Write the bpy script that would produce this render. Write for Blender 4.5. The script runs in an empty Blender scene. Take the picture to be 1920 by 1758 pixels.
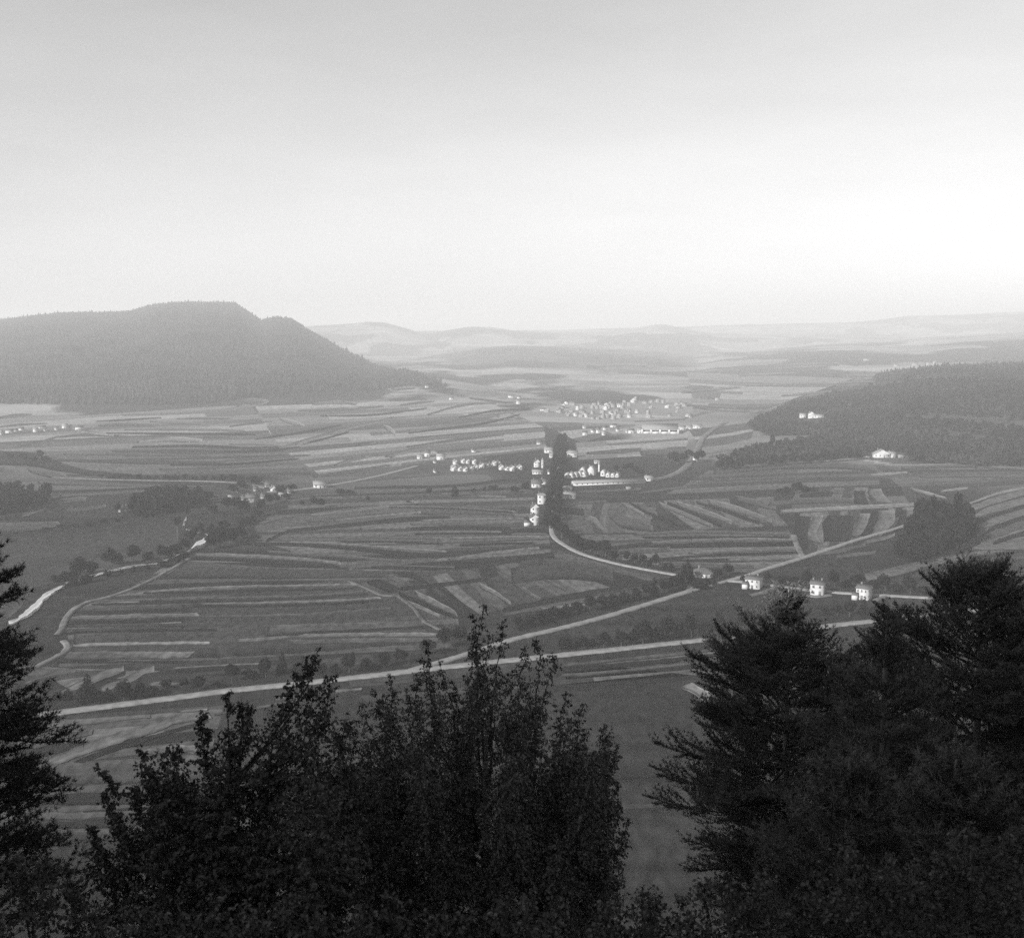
import bpy, math, random
import numpy as np
from mathutils import Vector, Matrix

# ------------------------------------------------------------------ camera, sky, sun, exposure
SC = bpy.context.scene
COL = SC.collection
random.seed(7)
RNG = np.random.default_rng(7)
H = 125.0                       # eye above the valley floor
FPX = 2059.0                    # focal length in pixels of the 1920 px wide photograph
PITCH = math.atan((879.0 - 625.0) / FPX)

cam_data = bpy.data.cameras.new("camera")
cam = bpy.data.objects.new("camera", cam_data)
COL.objects.link(cam)
cam.location = (0, 0, H)
cam.rotation_euler = (math.pi / 2 - PITCH, 0, 0)
cam_data.sensor_fit = 'HORIZONTAL'
cam_data.sensor_width = 36.0
cam_data.lens = FPX / 1920.0 * 36.0
cam_data.clip_start = 0.2
cam_data.clip_end = 40000
cam_data.dof.use_dof = True              # an old lens focused on the valley: the near trees go slightly soft
cam_data.dof.focus_distance = 700
cam_data.dof.aperture_fstop = 2.9
SC.camera = cam

SUN_AZ, SUN_EL = math.radians(-136), math.radians(27)     # left of and a little behind the view
sdir = Vector((math.sin(SUN_AZ) * math.cos(SUN_EL), math.cos(SUN_AZ) * math.cos(SUN_EL), math.sin(SUN_EL)))
sun_data = bpy.data.lights.new("sun", 'SUN')
sun_data.energy = 3.6
sun_data.angle = math.radians(0.6)
sun_data.color = (1.0, 0.99, 0.975)
sun = bpy.data.objects.new("sun", sun_data)
COL.objects.link(sun)
sun.rotation_euler = sdir.to_track_quat('Z', 'Y').to_euler()

world = bpy.data.worlds.new("World")
SC.world = world
world.use_nodes = True
wn, wl = world.node_tree.nodes, world.node_tree.links
wn.clear()
w_out = wn.new('ShaderNodeOutputWorld')
w_bg = wn.new('ShaderNodeBackground')
w_sky = wn.new('ShaderNodeTexSky')
w_sky.sky_type = 'NISHITA'
w_sky.sun_disc = False
w_sky.sun_elevation = SUN_EL
w_sky.sun_rotation = SUN_AZ
w_sky.air_density = 1.75
w_sky.dust_density = 0.4
w_sky.ozone_density = 0.6
w_bw = wn.new('ShaderNodeRGBToBW')       # the plate is black and white
w_tc = wn.new('ShaderNodeTexCoord')
w_map = wn.new('ShaderNodeMapping')
w_map.inputs['Scale'].default_value = (1.2, 1.2, 5.0)
w_noise = wn.new('ShaderNodeTexNoise')   # thin high veil of cloud
w_noise.inputs['Scale'].default_value = 2.2
w_noise.inputs['Detail'].default_value = 7
w_noise.inputs['Roughness'].default_value = 0.6
w_mr = wn.new('ShaderNodeMapRange')
w_mr.inputs['From Min'].default_value = 0.3
w_mr.inputs['From Max'].default_value = 0.75
w_mr.inputs['To Min'].default_value = 0.93
w_mr.inputs['To Max'].default_value = 1.07
w_mul = wn.new('ShaderNodeMath')
w_mul.operation = 'MULTIPLY'
wl.new(w_sky.outputs[0], w_bw.inputs[0])
wl.new(w_tc.outputs['Generated'], w_map.inputs[0])
wl.new(w_map.outputs[0], w_noise.inputs['Vector'])
wl.new(w_noise.outputs[0], w_mr.inputs[0])
wl.new(w_bw.outputs[0], w_mul.inputs[0])
wl.new(w_mr.outputs[0], w_mul.inputs[1])
wl.new(w_mul.outputs[0], w_bg.inputs[0])
w_bg.inputs[1].default_value = 0.071
wl.new(w_bg.outputs[0], w_out.inputs[0])

SC.view_settings.view_transform = 'Standard'
SC.view_settings.look = 'None'
SC.view_settings.exposure = 0.9
SC.view_settings.gamma = 1.0
SC.view_settings.use_curve_mapping = False
SC.render.engine = 'CYCLES'
SC.cycles.max_bounces = 6
SC.cycles.diffuse_bounces = 4
SC.cycles.glossy_bounces = 2
SC.cycles.transmission_bounces = 2
SC.cycles.volume_bounces = 3
SC.cycles.sample_clamp_direct = 8.0
SC.cycles.sample_clamp_indirect = 3.0
SC.cycles.use_denoising = False
SC.cycles.denoiser = 'OPENIMAGEDENOISE'
SC.cycles.denoising_input_passes = 'RGB_ALBEDO_NORMAL'
SC.cycles.use_adaptive_sampling = False
HAZE_DENSITY = 0.00021

# ------------------------------------------------------------------ helpers: view geometry
CP, SP = math.cos(PITCH), math.sin(PITCH)

def ray(u, v):
    """direction of photo pixel (u, v), scaled so that its forward (Y) component is 1"""
    x = (np.asarray(u, float) - 960.0) / FPX
    y = (879.0 - np.asarray(v, float)) / FPX
    fy = CP + y * SP
    return x / fy, (y * CP - SP) / fy

def pt(u, v, Y):
    a, b = ray(u, v)
    return Vector((float(a) * Y, Y, H + float(b) * Y))

def project(X, Y, Z):
    dz = Z - H
    d = Y * CP - dz * SP
    up = Y * SP + dz * CP
    return 960 + FPX * X / d, 879 - FPX * up / d

# ------------------------------------------------------------------ terrain
def layer(pts, Yr, Yb):
    """hill given by its skyline: photo points, ridge distance and foot distance at each"""
    u = np.array([p[0] for p in pts], float)
    v = np.array([p[1] for p in pts], float)
    a, b = ray(u, v)
    Yr = np.array(Yr, float) * np.ones(len(u))
    Yb = np.array(Yb, float) * np.ones(len(u))
    return dict(s=a, z=H + b * Yr, Yr=Yr, Yb=Yb)

MOUNT = layer([(-700, 650), (-250, 618), (0, 605), (60, 597), (120, 591), (200, 590), (245, 588), (290, 575), (345, 571), (440, 572), (465, 588),
               (490, 605), (518, 599), (545, 602), (580, 625), (640, 660), (700, 690), (760, 711), (800, 724), (860, 742), (905, 752), (950, 762), (1000, 775)],
              [4200] * 11 + [4000, 3900, 3800, 3600, 3350, 3050, 2700, 2350, 2050, 1930, 1800, 1680], [1800] * 17 + [1800, 1750, 1700, 1650, 1600, 1550])
SPUR = layer([(600, 735), (700, 705), (770, 703), (800, 707), (850, 716), (900, 729), (940, 745), (980, 758)], [2700, 2700, 2650, 2600, 2450, 2300, 2050, 1850], 1750)
MID = layer([(500, 690), (700, 688), (780, 686), (850, 662), (900, 652), (960, 647), (1050, 650), (1100, 652), (1150, 656), (1290, 657), (1400, 653), (1500, 646),
             (1560, 641), (1700, 634), (1800, 628), (1920, 622), (2400, 615)], [3600, 3600, 3700, 5600] + [7200] * 13, [2600] * 4 + [2500] * 13)
FARA = layer([(300, 625), (560, 612), (640, 608), (690, 603), (720, 604), (750, 612), (800, 627), (830, 620), (880, 612), (920, 613), (980, 622), (1150, 622),
              (1200, 613), (1240, 607), (1280, 615), (1340, 628), (1500, 632), (2400, 632)], 7800, 6300)
FARB = layer([(300, 622), (900, 620), (1050, 618), (1150, 615), (1300, 612), (1400, 608), (1500, 606), (1600, 604), (1650, 599), (1700, 592), (1800, 590),
              (1860, 586), (1920, 584), (2400, 578)], 9800, 8000)
RIGHT = layer([(1330, 800), (1430, 778), (1500, 752), (1560, 737), (1620, 724), (1660, 714), (1700, 706), (1760, 699), (1850, 695), (1920, 692), (2400, 684)],
              [1700, 1800, 1900, 2000, 2100, 2150, 2150, 2150, 2150, 2150, 2150], [1600, 1500, 1400, 1300, 1250, 1200, 1150, 1120, 1100, 1080, 1000])
RTOP = layer([(1600, 716), (1640, 712), (1660, 700), (1720, 694), (1800, 688), (1920, 685), (2400, 678)], 2600, 2250)
HILLC = layer([(740, 712), (790, 692), (850, 664), (900, 653), (960, 648), (1050, 651), (1150, 656), (1230, 660), (1300, 668), (1380, 690), (1440, 705)], 5400, 3300)
MIDR = layer([(1290, 690), (1340, 672), (1420, 664), (1500, 656), (1600, 650), (1720, 648), (1800, 640), (1920, 636), (2400, 630)], 4600, 3000)
LAYERS = [(HILLC, 0.9), (MIDR, 0.8), (MOUNT, 1.25), (SPUR, 1.0), (MID, 0.8), (FARA, 0.8), (FARB, 0.8), (RIGHT, 0.9), (RTOP, 0.9)]

def layer_h(L, X, Y, power):
    s = X / np.maximum(Y, 1.0)
    z = np.interp(s, L['s'], L['z'])
    Yr = np.interp(s, L['s'], L['Yr'])
    Yb = np.interp(s, L['s'], L['Yb'])
    t = np.clip((Y - Yb) / (Yr - Yb), 0, 1)
    f = t ** power * (1.6 - 0.6 * t)
    back = np.clip((Y - Yr) / (1.2 * (Yr - Yb)), 0, 1)
    back = back * back * (3 - 2 * back)
    h = z * f * (1 - 0.75 * back)
    edge = np.clip((s - (L['s'][0] - 0.08)) / 0.08, 0, 1) * np.clip(((L['s'][-1] + 0.3) - s) / 0.3, 0, 1)
    h = np.where(Y > 100, h * edge, 0.0)
    g = np.sin(X * 0.021 + 1.3 * np.sin(Y * 0.006)) + 0.6 * np.sin(X * 0.047 + Y * 0.011 + 2.0) + 0.5 * np.sin(Y * 0.023 + X * 0.009)
    return h + np.maximum(h, 0) * 0.035 * g * 4 * f * (1 - f)

def near_slope(X, Y):
    wob = 2.0 * np.sin(X * 0.07 + 0.6) + 1.2 * np.sin(X * 0.19 + Y * 0.05)
    d = np.maximum(Y - 1.2, 0)
    back = np.clip(-Y - 4, 0, 24.5)                  # unseen hill added behind the viewpoint to shade the near trees
    return H - 1.75 - 0.655 * d + wob * np.clip(d / 40, 0, 1) * 0.6 + 1.35 * back * np.clip(back / 4, 0, 1)

def T(X, Y):
    X = np.asarray(X, float)
    Y = np.asarray(Y, float)
    z = np.zeros(np.broadcast(X, Y).shape)
    for L, p in LAYERS:
        z = np.maximum(z, layer_h(L, X, Y, p))
    return np.where(Y < 230, np.maximum(z, near_slope(X, Y)), z)

YS = np.concatenate([np.linspace(150, 1000, 700), np.geomspace(1001, 15000, 2600)])

def hit(u, v):
    """ground point seen at photo pixel (u, v)"""
    a, b = ray(u, v)
    a, b = float(a), float(b)
    if b < -1e-6:
        Y0 = -H / b
        if 200 < Y0 < 1000:
            return Vector((a * Y0, Y0, 0.0))
    zz = H + b * YS
    t = T(a * YS, YS)
    k = np.nonzero(zz <= t)[0]
    if len(k) == 0:
        Y0 = 9000.0
    elif k[0] == 0:
        Y0 = YS[0]
    else:
        i = k[0]
        d0, d1 = zz[i - 1] - t[i - 1], t[i] - zz[i]
        Y0 = YS[i - 1] + (YS[i] - YS[i - 1]) * d0 / max(d0 + d1, 1e-9)
    return Vector((a * Y0, Y0, float(T(a * Y0, Y0))))

# ------------------------------------------------------------------ helpers: meshes and materials
def mesh_from(name, V, faces, mats, uv=None, smooth=False):
    """V (n,3); faces: list of (array (m,k), material index)"""
    me = bpy.data.meshes.new(name)
    V = np.asarray(V, np.float32)
    me.vertices.add(len(V))
    me.vertices.foreach_set('co', V.ravel())
    loops, starts, mi = [], [], []
    off = 0
    for F, m in faces:
        F = np.asarray(F, np.int32)
        if len(F) == 0:
            continue
        k = F.shape[1]
        loops.append(F.ravel())
        starts.append(off + np.arange(len(F)) * k)
        off += F.size
        mi.append(np.full(len(F), m))
    L = np.concatenate(loops)
    S = np.concatenate(starts)
    M = np.concatenate(mi)
    me.loops.add(len(L))
    me.loops.foreach_set('vertex_index', L.astype(np.int32))
    me.polygons.add(len(S))
    me.polygons.foreach_set('loop_start', S.astype(np.int32))
    me.polygons.foreach_set('material_index', M.astype(np.int32))
    for m in mats:
        me.materials.append(m)
    if uv is not None:
        lay = me.uv_layers.new(name='UVMap')
        lay.data.foreach_set('uv', np.asarray(uv, np.float32)[L].ravel())
    me.update(calc_edges=True)
    me.validate(verbose=False)
    if smooth:
        me.polygons.foreach_set('use_smooth', np.ones(len(me.polygons), bool))
    return me

def link(name, data, parent=None, **props):
    o = bpy.data.objects.new(name, data)
    COL.objects.link(o)
    if parent is not None:
        o.parent = parent
    for k, v in props.items():
        o[k] = v
    return o

def grey(name, lo, hi, scale=1.0, detail=4, rough=0.9, stretch=(1, 1, 1), coords='Object', spec=0.2, island=False, pos=False, bump=0.0):
    """procedural grey: base colour runs from lo to hi through noise"""
    m = bpy.data.materials.new(name)
    m.use_nodes = True
    n, l = m.node_tree.nodes, m.node_tree.links
    b = n['Principled BSDF']
    b.inputs['Roughness'].default_value = rough
    b.inputs['Specular IOR Level'].default_value = spec
    tx = n.new('ShaderNodeTexNoise')
    tx.inputs['Scale'].default_value = scale
    tx.inputs['Detail'].default_value = detail
    mp = n.new('ShaderNodeMapping')
    mp.inputs['Scale'].default_value = stretch
    if pos:
        src = n.new('ShaderNodeNewGeometry').outputs['Position']
    else:
        src = n.new('ShaderNodeTexCoord').outputs[coords]
    l.new(src, mp.inputs[0])
    l.new(mp.outputs[0], tx.inputs['Vector'])
    mr = n.new('ShaderNodeMapRange')
    mr.inputs['From Min'].default_value = 0.3
    mr.inputs['From Max'].default_value = 0.7
    mr.inputs['To Min'].default_value = lo
    mr.inputs['To Max'].default_value = hi
    l.new(tx.outputs[0], mr.inputs[0])
    out = mr.outputs[0]
    if island:
        g = n.new('ShaderNodeNewGeometry')
        r2 = n.new('ShaderNodeMapRange')
        r2.inputs['To Min'].default_value = 0.65
        r2.inputs['To Max'].default_value = 1.4
        l.new(g.outputs['Random Per Island'], r2.inputs[0])
        mu = n.new('ShaderNodeMath')
        mu.operation = 'MULTIPLY'
        l.new(out, mu.inputs[0])
        l.new(r2.outputs[0], mu.inputs[1])
        out = mu.outputs[0]
    l.new(out, b.inputs['Base Color'])
    if bump:
        bp = n.new('ShaderNodeBump')
        bp.inputs['Strength'].default_value = bump
        l.new(tx.outputs[0], bp.inputs['Height'])
        l.new(bp.outputs[0], b.inputs['Normal'])
    return m

def field_mat(name, base):
    """crop or stubble: furrow streaks along the strip, blotches and grain (uv in metres)"""
    m = bpy.data.materials.new(name)
    m.use_nodes = True
    n, l = m.node_tree.nodes, m.node_tree.links
    b = n['Principled BSDF']
    b.inputs['Roughness'].default_value = 0.95
    b.inputs['Specular IOR Level'].default_value = 0.1
    uv = n.new('ShaderNodeUVMap')
    def nz(sx, sy, det, pos=False, sc=1.0):
        mp = n.new('ShaderNodeMapping')
        mp.inputs['Scale'].default_value = (sx, sy, sy)
        l.new(n.new('ShaderNodeNewGeometry').outputs['Position'] if pos else uv.outputs[0], mp.inputs[0])
        t = n.new('ShaderNodeTexNoise')
        t.inputs['Scale'].default_value = sc
        t.inputs['Detail'].default_value = det
        l.new(mp.outputs[0], t.inputs['Vector'])
        return t.outputs[0]
    def mr(src, lo, hi):
        r = n.new('ShaderNodeMapRange')
        r.inputs['From Min'].default_value = 0.32
        r.inputs['From Max'].default_value = 0.68
        r.inputs['To Min'].default_value = lo
        r.inputs['To Max'].default_value = hi
        l.new(src, r.inputs[0])
        return r.outputs[0]
    def mul(a, c):
        x = n.new('ShaderNodeMath')
        x.operation = 'MULTIPLY'
        l.new(a, x.inputs[0])
        if isinstance(c, float):
            x.inputs[1].default_value = c
        else:
            l.new(c, x.inputs[1])
        return x.outputs[0]
    o = mul(mr(nz(0.012, 0.45, 3), 0.8, 1.2), mr(nz(0.03, 0.03, 4, True), 0.82, 1.18))
    o = mul(o, mr(nz(0.33, 0.14, 4, True), 0.62, 1.42))
    o = mul(o, float(base))
    l.new(o, b.inputs['Base Color'])
    return m

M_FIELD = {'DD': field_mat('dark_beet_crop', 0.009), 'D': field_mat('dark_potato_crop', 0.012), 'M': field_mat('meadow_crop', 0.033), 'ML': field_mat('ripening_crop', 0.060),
           'L': field_mat('stubble', 0.10), 'LL': field_mat('dry_straw', 0.16), 'FM': field_mat('late_hay', 0.085), 'FL': field_mat('hazed_stubble', 0.15), 'FLL': field_mat('hazed_straw', 0.24)}  # far hay, stubble and straw lightened in colour to add haze
M_ROAD = grey('pale_dust_road', 0.17, 0.27, 0.35, 6, pos=True, rough=0.95, spec=0.1)
M_TRACK = field_mat('pale_earth_track', 0.13)
M_PATCH = grey('ground_turf', 0.036, 0.056, 0.02, 8, pos=True)

def inside(px, py, poly):
    c = np.zeros(len(px), bool)
    j = len(poly) - 1
    for i in range(len(poly)):
        xi, yi = poly[i]
        xj, yj = poly[j]
        k = ((yi > py) != (yj > py)) & (px < (xj - xi) * (py - yi) / (yj - yi + 1e-12) + xi)
        c ^= k
        j = i
    return c

RIGHT_WOOD = [(1425, 786), (1480, 764), (1560, 745), (1650, 730), (1760, 719), (2150, 708), (2150, 880), (1920, 876), (1850, 876), (1760, 869), (1700, 872), (1660, 868), (1600, 859), (1520, 866), (1440, 872), (1352, 882), (1345, 872), (1400, 848), (1500, 832), (1510, 817), (1440, 818), (1400, 803)]

def ground_material():
    m = bpy.data.materials.new('ground_cover')
    m.use_nodes = True
    n, l = m.node_tree.nodes, m.node_tree.links
    b = n['Principled BSDF']
    b.inputs['Roughness'].default_value = 0.95
    b.inputs['Specular IOR Level'].default_value = 0.1
    pos = n.new('ShaderNodeNewGeometry').outputs['Position']
    at = n.new('ShaderNodeAttribute')
    at.attribute_name = 'cover'          # 0 meadow, 1 distant patchwork, 2 forest floor
    def tex(kind, scale, **kw):
        mp = n.new('ShaderNodeMapping')
        mp.inputs['Scale'].default_value = scale
        l.new(pos, mp.inputs[0])
        t = n.new(kind)
        t.inputs['Scale'].default_value = 1.0
        if 'detail' in kw:
            t.inputs['Detail'].default_value = kw['detail']
        l.new(mp.outputs[0], t.inputs['Vector'])
        return t
    def mr(src, a, c, lo, hi):
        r = n.new('ShaderNodeMapRange')
        r.inputs['From Min'].default_value = a
        r.inputs['From Max'].default_value = c
        r.inputs['To Min'].default_value = lo
        r.inputs['To Max'].default_value = hi
        l.new(src, r.inputs[0])
        return r.outputs[0]
    def math2(op, a, c):
        x = n.new('ShaderNodeMath')
        x.operation = op
        for i, q in enumerate((a, c)):
            if isinstance(q, (int, float)):
                x.inputs[i].default_value = q
            else:
                l.new(q, x.inputs[i])
        return x.outputs[0]
    meadow = math2('MULTIPLY', mr(tex('ShaderNodeTexNoise', (0.013, 0.03, 0.02), detail=6).outputs[0], 0.3, 0.7, 0.012, 0.023),
                   mr(tex('ShaderNodeTexNoise', (0.33, 0.12, 0.3), detail=5).outputs[0], 0.32, 0.68, 0.55, 1.5))
    band = mr(tex('ShaderNodeTexNoise', (0.0035, 0.085, 0.02), detail=2.5).outputs[0], 0.36, 0.64, -1.0, 1.0)
    amp = mr(tex('ShaderNodeTexNoise', (0.0045, 0.006, 0.004), detail=2).outputs[0], 0.40, 0.60, 0.10, 0.55)
    meadow = math2('MULTIPLY', meadow, math2('ADD', 1.1, math2('MULTIPLY', band, amp)))
    vor = tex('ShaderNodeTexVoronoi', (0.0055, 0.011, 0.004))
    fields = math2('MULTIPLY', mr(vor.outputs['Color'], 0.0, 1.0, 0.11, 0.33), mr(tex('ShaderNodeTexNoise', (0.004, 0.004, 0.004), detail=8).outputs[0], 0.35, 0.65, 0.7, 1.2))  # distant fields carry extra haze as a lighter base colour
    wood = mr(tex('ShaderNodeTexNoise', (0.0021, 0.0013, 0.001), detail=10).outputs[0], 0.49, 0.52, 0.0, 1.0)
    far = math2('ADD', math2('MULTIPLY', fields, math2('SUBTRACT', 1.0, wood)), math2('MULTIPLY', 0.03, wood))
    floor = mr(tex('ShaderNodeTexNoise', (0.4, 0.4, 0.4), detail=6).outputs[0], 0.3, 0.7, 0.010, 0.022)
    c = at.outputs['Fac']
    k1 = mr(c, 0.0, 1.0, 0.0, 1.0)
    k2 = mr(c, 1.0, 2.0, 0.0, 1.0)
    a1 = math2('ADD', math2('MULTIPLY', meadow, math2('SUBTRACT', 1.0, k1)), math2('MULTIPLY', far, k1))
    a2 = math2('ADD', math2('MULTIPLY', a1, math2('SUBTRACT', 1.0, k2)), math2('MULTIPLY', floor, k2))
    k3 = mr(c, 2.0, 3.0, 0.0, 1.0)                 # 3: unseen added hill, pale rock to bounce light onto the near trees
    bounce_stone = mr(tex('ShaderNodeTexNoise', (0.3, 0.3, 0.9), detail=8).outputs[0], 0.3, 0.7, 0.26, 0.42)
    a2 = math2('ADD', math2('MULTIPLY', a2, math2('SUBTRACT', 1.0, k3)), math2('MULTIPLY', bounce_stone, k3))
    l.new(a2, b.inputs['Base Color'])
    return m

def build_ground():
    rows = [-115.0]
    while rows[-1] < 18500:
        y = rows[-1]
        rows.append(y + (3.0 if y < 260 else max(3.0, (y - 100) * 0.0155)))
    rows = np.array(rows)
    ss = np.linspace(-1.15, 1.15, 300)
    Yg, Sg = np.meshgrid(rows, ss, indexing='ij')
    Xg = Sg * (Yg + 190)
    Zg = T(Xg, Yg)
    nr, nc = Yg.shape
    V = np.stack([Xg, Yg, Zg], -1).reshape(-1, 3)
    idx = np.arange(nr * nc).reshape(nr, nc)
    F = np.stack([idx[:-1, :-1], idx[:-1, 1:], idx[1:, 1:], idx[1:, :-1]], -1).reshape(-1, 4)
    me = mesh_from('ground', V, [(F, 0)], [ground_material()], smooth=True)
    cover = np.zeros(nr * nc)
    X, Y = V[:, 0], V[:, 1]
    cover = np.clip((Y - 760) / 700, 0, 1)
    mo = layer_h(MOUNT, X, Y, 1.25)
    cover = np.where((mo > 9) & (Y < 5000), 2.0, cover)
    hc = layer_h(HILLC, X, Y, 0.9)
    cover = np.where((hc > 2) & (Y > 2400) & (Y < 6500), 1.0 + 0.75 * np.clip(hc / 14, 0, 1), cover)
    pu, pv = project(X, Y, V[:, 2])
    cover = np.where((Y > 600) & (Y < 3200) & inside(pu, pv, RIGHT_WOOD), 1.8, cover)
    cover = np.where((near_slope(X, Y) > 0.5) & (Y < 230), 2.0, cover)
    cover = np.where(Y < -2.5, 3.0, cover)
    at = me.attributes.new('cover', 'FLOAT', 'POINT')
    at.data.foreach_set('value', cover.astype(np.float32))
    link('ground', me, kind='structure')

build_ground()

# ------------------------------------------------------------------ fields, roads and tracks
def resample(P, n):
    P = np.asarray(P, float)
    d = np.concatenate([[0], np.cumsum(np.hypot(np.diff(P[:, 0]), np.diff(P[:, 1])))])
    t = np.linspace(0, d[-1], n)
    return np.stack([np.interp(t, d, P[:, k]) for k in range(P.shape[1])], -1)

def smooth_line(P, n):
    """Catmull-Rom through the points, then even spacing"""
    P = np.asarray(P, float)
    if len(P) > 2:
        Q = np.vstack([2 * P[0] - P[1], P, 2 * P[-1] - P[-2]])
        out = []
        for i in range(1, len(Q) - 2):
            for t in np.linspace(0, 1, 12, endpoint=False):
                a, b, c, d = Q[i - 1], Q[i], Q[i + 1], Q[i + 2]
                out.append(0.5 * (2 * b + (c - a) * t + (2 * a - 5 * b + 4 * c - d) * t * t + (3 * b - 3 * c + d - a) * t ** 3))
        out.append(P[-1])
        P = np.array(out)
    return resample(P, n)

N_FIELD = [0]

def sheet(name, mat, A, B, lift=None, ragged=0.35, m=3):
    """one low slab of crop, stubble or road between two ground lines (photo pixels), with sides down to the turf"""
    span = np.hypot(*(np.max(np.vstack([A, B]), 0) - np.min(np.vstack([A, B]), 0)))
    n = int(np.clip(span / 7, 4, 110))
    A, B = smooth_line(A, n), smooth_line(B, n)
    WA = np.array([hit(*p) for p in A])
    WB = np.array([hit(*p) for p in B])
    N_FIELD[0] += 1
    if lift is None:
        lift = 0.06 + 0.0011 * N_FIELD[0]
    lift = lift + max(0.0, (float(np.mean(WA[:, 1])) - 1650) * 0.004)
    wid = np.linalg.norm(WA - WB, axis=1).mean()
    r = np.random.default_rng(N_FIELD[0])
    if ragged:
        amp = min(ragged + 0.00035 * WA[:, 1].mean(), wid * 0.12)
        for W in (WA, WB):
            e = r.normal(0, 1, (n, 2))
            e[1:-1] = (e[:-2] + e[1:-1] + e[2:]) / 2.2
            W[:, :2] += e * amp
    g = []
    for j in range(m + 1):
        t = j / m
        W = WA * (1 - t) + WB * t
        W[:, 2] = T(W[:, 0], W[:, 1]) + lift
        g.append(W)
    G = np.array(g)                                  # (m+1, n, 3)
    idx = np.arange((m + 1) * n).reshape(m + 1, n)
    F = np.stack([idx[:-1, :-1], idx[:-1, 1:], idx[1:, 1:], idx[1:, :-1]], -1).reshape(-1, 4)
    V = G.reshape(-1, 3)
    ring = np.concatenate([idx[0], idx[1:, -1], idx[-1, -2::-1], idx[-2:0:-1, 0]])
    low = V[ring].copy()
    low[:, 2] -= lift + 0.05
    k = len(ring)
    li = len(V) + np.arange(k)
    S = np.stack([ring, np.roll(ring, -1), np.roll(li, -1), li], -1)
    along = np.concatenate([[0], np.cumsum(np.linalg.norm(np.diff(WA, axis=0), axis=1))])
    uv = np.stack(np.broadcast_arrays(along[None, :], (np.arange(m + 1) / m * wid)[:, None]), -1).reshape(-1, 2)
    uv = np.vstack([uv, uv[ring]]) + r.random(2) * 500
    me = mesh_from(name, np.vstack([V, low]), [(F, 0), (S, 0)], [mat], uv=uv)
    return link(name, me, kind='structure')

def HB(tone, pts, name='field', **kw):
    pts = full(pts)
    A = [(u, v - t / 2) for u, v, t in pts]
    B = [(u, v + t / 2) for u, v, t in pts]
    return sheet(name, M_FIELD[tone], A, B, **kw)

def VB(tone, pts, name='field', **kw):
    A = [(u - t / 2, v) for u, v, t in pts]
    B = [(u + t / 2, v) for u, v, t in pts]
    return sheet(name, M_FIELD[tone], A, B, **kw)

def PB(tone, A, B, name='field', **kw):
    return sheet(name, M_FIELD[tone], A, B, **kw)

def parcel(quad, n, tones, across=False, seed=0, far=False):
    """a block of strip fields lying edge to edge; quad in photo pixels: far left, far right, near right, near left"""
    q = np.array(quad, float)
    r = np.random.default_rng(seed + int(q[0, 0]) + int(q[0, 1]) * 3)
    m = 12
    cut = np.cumsum(np.concatenate([[0], r.uniform(.5, 1.6, n)]))
    cut /= cut[-1]
    t = np.linspace(0, 1, m)
    G = np.zeros((n + 1, m, 3))
    bow = r.uniform(-.06, .06)
    for i, c in enumerate(cut):
        for j, s in enumerate(t):
            a, b = (s, c) if not across else (c, s)
            a2 = a + (bow * math.sin(math.pi * b) if across else 0)
            b2 = b + (bow * math.sin(math.pi * a) * (0 if i in (0, n) else 1) if not across else 0)
            p = (q[0] * (1 - a2) + q[1] * a2) * (1 - b2) + (q[3] * (1 - a2) + q[2] * a2) * b2
            G[i, j] = hit(*p)
    jit = r.normal(0, 1, (n + 1, m, 2)) * 0.00045 * G[:, :, 1:2]
    G[:, :, :2] += jit
    last = None
    for i in range(n):
        A, B = G[i].copy(), G[i + 1].copy()
        k = r.integers(2, m - 2) if r.random() < .4 else None
        for lo, hi in (((0, m),) if k is None else ((0, k + 1), (k, m))):
            tone = last
            while tone == last:
                tone = tones[r.integers(0, len(tones))]
            last = tone
            WA, WB = A[lo:hi], B[lo:hi]
            rows = [WA, WA * .5 + WB * .5, WB]
            lift = .022 + .004 * (i % 6) + max(0.0, (float(WA[:, 1].mean()) - 1650) * 0.0025)
            V = []
            for W in rows:
                W = W.copy()
                W[:, 2] = T(W[:, 0], W[:, 1]) + lift
                V.append(W)
            V = np.array(V)
            c = hi - lo
            idx = np.arange(3 * c).reshape(3, c)
            F = np.stack([idx[:-1, :-1], idx[:-1, 1:], idx[1:, 1:], idx[1:, :-1]], -1).reshape(-1, 4)
            al = np.concatenate([[0], np.cumsum(np.linalg.norm(np.diff(WA, axis=0), axis=1))])
            wd = np.linalg.norm(WA - WB, axis=1).mean()
            uv = np.stack(np.broadcast_arrays(al[None, :], np.array([0, wd / 2, wd])[:, None]), -1).reshape(-1, 2) + r.random(2) * 900
            link('field', mesh_from('field', V.reshape(-1, 3), [(F, 0)], [M_FIELD[tone]], uv=uv), kind='structure')

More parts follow.
